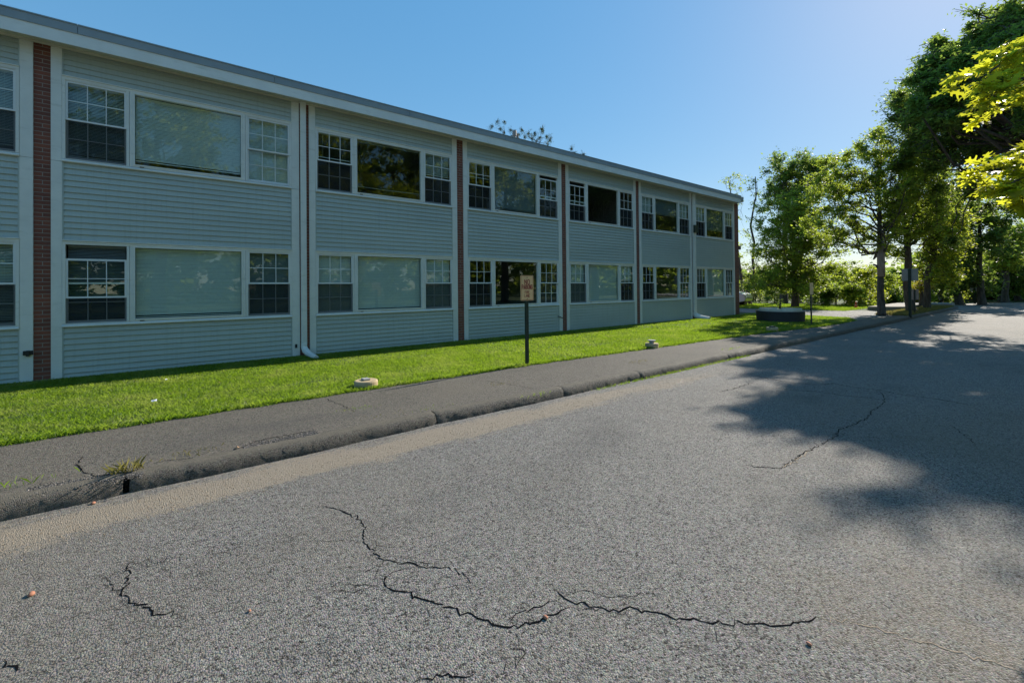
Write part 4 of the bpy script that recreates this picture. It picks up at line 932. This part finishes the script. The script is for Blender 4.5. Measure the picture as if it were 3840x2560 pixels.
# local frame: face looks to -y
def no_parking(name, loc, rz, label, post_h, zc, w_=.31, h_=.485, face_text=True, facemat=SIGNF):
    s = empty(name, loc, label, 'sign', 'no-parking signs', rz)
    u_post(post_h).build('post', DARKG, s); pl = plate(w_, h_, .022, -.006, -.001, zc).build('sign_plate', facemat, s)
    if face_text:
        plate_ring(w_-.018, h_-.018, .018, .007, -.0075, zc).build('border', SIGNR, pl)
        m = MB(); word(m, 'NO', 0, zc+.115, .088, -.0078, t=.24, ws=.82); word(m, 'PARKING', 0, zc+.018, .082, -.0078, t=.21, ws=.50); m.build('lettering', SIGNR, pl)
        m = MB(); word(m, 'FIRE', 0, zc-.082, .052, -.0078, t=.22, ws=.68); word(m, 'LANE', 0, zc-.150, .052, -.0078, t=.22, ws=.68); m.build('lettering', SIGNR, pl)
        for z in (zc+h_/2-.04, zc-h_/2+.032): MB().tube([(0, -.012, z), (0, -.006, z)], .008, 8).build('bolt', BLACK, pl)
    return s
g = G(1212, 838, -.04)
no_parking('no_parking_sign', (g[0], g[1], -.06), R_(87), 'cream no parking fire lane sign with red letters on a green post by the sidewalk', 1.5, 1.505)
g = G(1865, 745, -.04)
no_parking('no_parking_sign', (g[0], g[1], -.06), R_(87), 'narrow-looking sign on a dark post in the lawn beside the round planter', 1.55, 1.37, .30, .45, False, SIGNF)
def board_sign(name, loc, rz, label, post_h, boards, ph=.07):
    s = empty(name, loc, label, 'sign', None, rz); u_post(post_h, ph).build('post', DARKG, s)
    for w_, h_, zc, mt in boards: plate(w_, h_, .02, .036, .042, zc).build('sign_plate', mt, s)
    return s
board_sign('road_sign', (5.80, 26.7, -.1), R_(-15), 'pair of large grey sign boards, backs to view, on a dark post at the kerb', 2.25, [(.62, .56, 1.98, SIGNB)], .11)
board_sign('road_sign', (5.55, 29.1, -.06), R_(-15), 'small pale sign board on a thin dark post in front of a trunk', 1.25, [(.32, .52, .98, SIGNB)], .05)
board_sign('road_sign', (5.75, 48, -.1), R_(-15), 'distant post with a grey board above a white one at the bend', 2.1, [(.55, .58, 1.72, SIGNB), (.5, .45, 1.17, SIGNW)], .12)

# ------------------------------------------------------------------ planter, well covers, cones, car, litter
PLW = mat_paint('planter_dark', (.03, .03, .034), .7, .25, 4); PLR = mat_paint('planter_rim', (.66, .63, .52), .8, .2, 6, (.2, .2, .16))
c = (2.86, 20.1, 0); pl = empty('round_planter', (c[0], c[1], -.03), 'round raised planter with dark side and pale rim at the lawn end', 'planter')
MB().lathe([(.88, -.02), (.88, .38), (.87, .40), (.80, .402)], 48).build('planter_wall', PLW, pl, smooth=False)
MB().lathe([(.78, .34), (.785, .41), (.775, .50), (.76, .515), (.71, .515), (.70, .42)], 48).build('rim', PLR, pl)
MB().lathe([(.715, .43), (.4, .46), (.05, .47)], 24).build('soil', GROUND, pl)
rg = np.random.default_rng(15); t_, tc, cen = blob_pts(np.array([(.0, 0, .80), (-.05, .05, .66)]), np.array([.16, .1]), 14, 6, rg, 1.2, .04); V, Fq = leaf_mesh(cen, .07, rg); npmesh('plant', V, Fq, LEAF_DARK, pl)
MB().tube([(0, 0, .45), (.02, 0, .85)], [.05, .02], 6).build('plant_stem', BARK, pl)
STONE = mat_paint('sandstone_cap', (.50, .38, .22), .85, .2, 9, (.25, .2, .12)); LID = mat_paint('grey_lid', (.34, .34, .33), .7, .15, 15)
a = empty('well_cap', (3.82, 2.28, -.05), 'round tan well cap with a grey plate on top beside the sidewalk', 'well cap', 'round caps in the lawn')
MB().lathe([(.172, -.05), (.175, .085), (.168, .104), (.155, .110), (.02, .112)], 32).build('cap_ring', STONE, a, smooth=False); MB().box(-.07, .07, -.055, .045, .114, .135).build('lid', LID, a, bevel=.004)
a = empty('well_cap', (4.12, 9.2, -.05), 'tan well cap with a raised round knob, middle of the lawn edge', 'well cap', 'round caps in the lawn')
MB().lathe([(.155, -.05), (.16, .10), (.15, .115), (.02, .118)], 24).build('cap_ring', STONE, a); MB().lathe([(.06, .118), (.06, .165), (.095, .17), (.095, .19), (.02, .195)], 18).build('lid', LID, a)
a = empty('well_cap', (4.4, 15.4, -.05), 'shaded well cap with a green-grey lid in front of the round planter', 'well cap', 'round caps in the lawn')
MB().lathe([(.17, -.05), (.17, .12), (.16, .13), (.02, .132)], 24).build('cap_ring', STONE, a); MB().lathe([(.085, .132), (.085, .165), (.02, .172)], 18).build('lid', DARKG, a)
a = empty('stone_bollard', (.62, 23.4, -.05), 'squat sandstone block at the lawn edge between building and planter', 'stone block')
MB().lathe([(.15, 0), (.155, .26), (.14, .285), (.03, .29)], 8).build('block', STONE, a); MB().lathe([(.06, .29), (.055, .31), (.01, .315)], 8).build('knob', STONE, a)
CONE = flat('cone_orange', (.75, .10, .02), .5)
for i, (u, v, y0, h_, lab) in enumerate([(1966, 709.5, 34.2, .42, 'orange traffic cone on the grass nearer the driveway'), (2001, 702, 39.2, .34, 'smaller orange traffic cone beyond the concrete slab corner')]):
    p = AY(u, v, y0); a = empty('traffic_cone', (p[0], p[1], -.07), lab, 'cone', 'orange cones')
    MB().lathe([(.10, .02), (.09, .04), (.055, h_*.6), (.035, h_), (.01, h_+.005)], 14).build('cone_body', CONE, a); MB().box(-.14, .14, -.14, .14, 0, .025).build('base', CONE, a)
    MB().lathe([(.073, h_*.42), (.058, h_*.62)], 14).build('band', flat('cone_band', (.7, .35, .25), .5), a)
# white car parked behind the building corner
def car(loc, rz, label):
    CW = NT('car_white'); CWm = CW.set((.62, .64, .66), .25); CW.b.inputs['Coat Weight'].default_value = .6
    root = empty('parked_car', loc, label, 'car', None, rz)
    # side profile (x along length, z up), lofted across width with tumblehome
    prof = [(2.15, .35), (2.22, .55), (2.12, .78), (1.75, .90), (1.05, 1.0), (.45, 1.38), (-.1, 1.47), (-.9, 1.45), (-1.5, 1.20), (-1.95, 1.02), (-2.15, .8), (-2.18, .45), (-2.05, .30)]
    arch = lambda cx: [(cx-.38, .28), (cx-.33, .50), (cx-.18, .64), (cx, .68), (cx+.18, .64), (cx+.33, .50), (cx+.38, .28)]
    full = prof+arch(-1.35)+arch(1.38); m = MB(); k = len(full)
    for yy, sc in ((-.86, 0), (-.80, 1), (.80, 1), (.86, 0)):
        for (x, z) in full:
            q = max(0, z-.85)/.6; m.v.append((x*(.985 if sc == 0 else 1), yy*(1-.22*q), z-(0.0 if sc else .02)))
    for r_ in range(3):
        for i in range(k): m.f.append((r_*k+i, r_*k+(i+1) % k, (r_+1)*k+(i+1) % k, (r_+1)*k+i))
    m.f.append(tuple(range(k))[::-1]); m.f.append(tuple(range(3*k, 4*k)))
    m.build('body', CWm, root, bevel=.03)
    GL = flat('car_glass', (.02, .025, .03), .08)
    g_ = MB()
    for s in (-1, 1):
        n = len(g_.v); g_.v += [(.85, s*.835, .99), (.38, s*.735, 1.33), (-.85, s*.725, 1.38), (-1.35, s*.80, 1.08)]; g_.f.append((n, n+1, n+2, n+3))
    n = len(g_.v); g_.v += [(1.03, -.72, 1.025), (1.03, .72, 1.025), (.50, .62, 1.365), (.50, -.62, 1.365)]; g_.f.append((n, n+1, n+2, n+3))
    g_.build('windows', GL, root)
    for cx in (1.38, -1.35):
        for s in (-1, 1):
            wh = MB(); 
            P = [(cx, s*.66, .31), (cx, s*.87, .31)]; wh.tube(P, .31, 20); W_ = wh.build('wheel', BLACK, root); MB().tube([(cx, s*.865, .31), (cx, s*.885, .31)], .19, 16).build('rim', LID, W_)
    for s in (-1, 1):
        MB().tube([(2.10, s*.62, .66), (2.17, s*.62, .66)], .10, 12).build('headlight', SIGNW, root)
        MB().box(-2.19, -2.15, s*.7-.1, s*.7+.1, .72, .88).build('tail_light', SIGNR, root)
    root.scale = (1.05, 1.05, 1.15)
    return root
g = G(1712, 708.5, -.08)
car((-6.75, 33.6, -.09), R_(8), 'white car parked behind the building, its rounded front showing past the brick corner')
# litter and fallen leaves
PAP = flat('paper', (.75, .76, .78), .7)
for i, (u, v, s, lab) in enumerate([(354, 928, .045, 'white crumpled paper on the lawn near the sidewalk'), (382, 878, .02, 'small white scrap on the lawn further left')]):
    p = G(u, v, -.0); rg = np.random.default_rng(i); m = MB(); n = 6
    for j in range(n):
        for k2 in range(n): m.v.append(((j/5-.5)*s*2, (k2/5-.5)*s*1.2, .02+rg.uniform(0, .018)))
    for j in range(n-1):
        for k2 in range(n-1): m.f.append((j*n+k2, (j+1)*n+k2, (j+1)*n+k2+1, j*n+k2+1))
    o = m.build('paper_scrap', PAP, None, (p[0], p[1], .02)); so_ = o.modifiers.new('s', 'SOLIDIFY'); so_.thickness = .004; tag(o, lab, 'litter', 'paper scraps on the lawn')
DLEAF = flat('dry_leaf', (.45, .26, .14), .8)
for i, (u, v, lab) in enumerate([(562, 853, 'brown fallen leaf on the lawn below the first window bay'), (503, 882, 'tan fallen leaf on the lawn left of the tan well cap'), (724, 838, 'pale fallen leaf near the downspout mouth'), (773, 842, 'pale leaf on the lawn right of the downspout mouth'), (545, 1015, 'curled leaf by the kerb')]):
    p = G(u, v, 0.01); m = MB(); m.v = [(-.03, 0, .01), (0, .018, 0), (.035, 0, .016), (0, -.018, .002)]; m.f = [(0, 1, 2), (0, 2, 3)]
    o = m.build('fallen_leaf', DLEAF, None, (p[0], p[1], .03 if i < 4 else -.045)); q = o.modifiers.new('s', 'SOLIDIFY'); q.thickness = .002; tag(o, lab, 'leaf', 'fallen leaves')
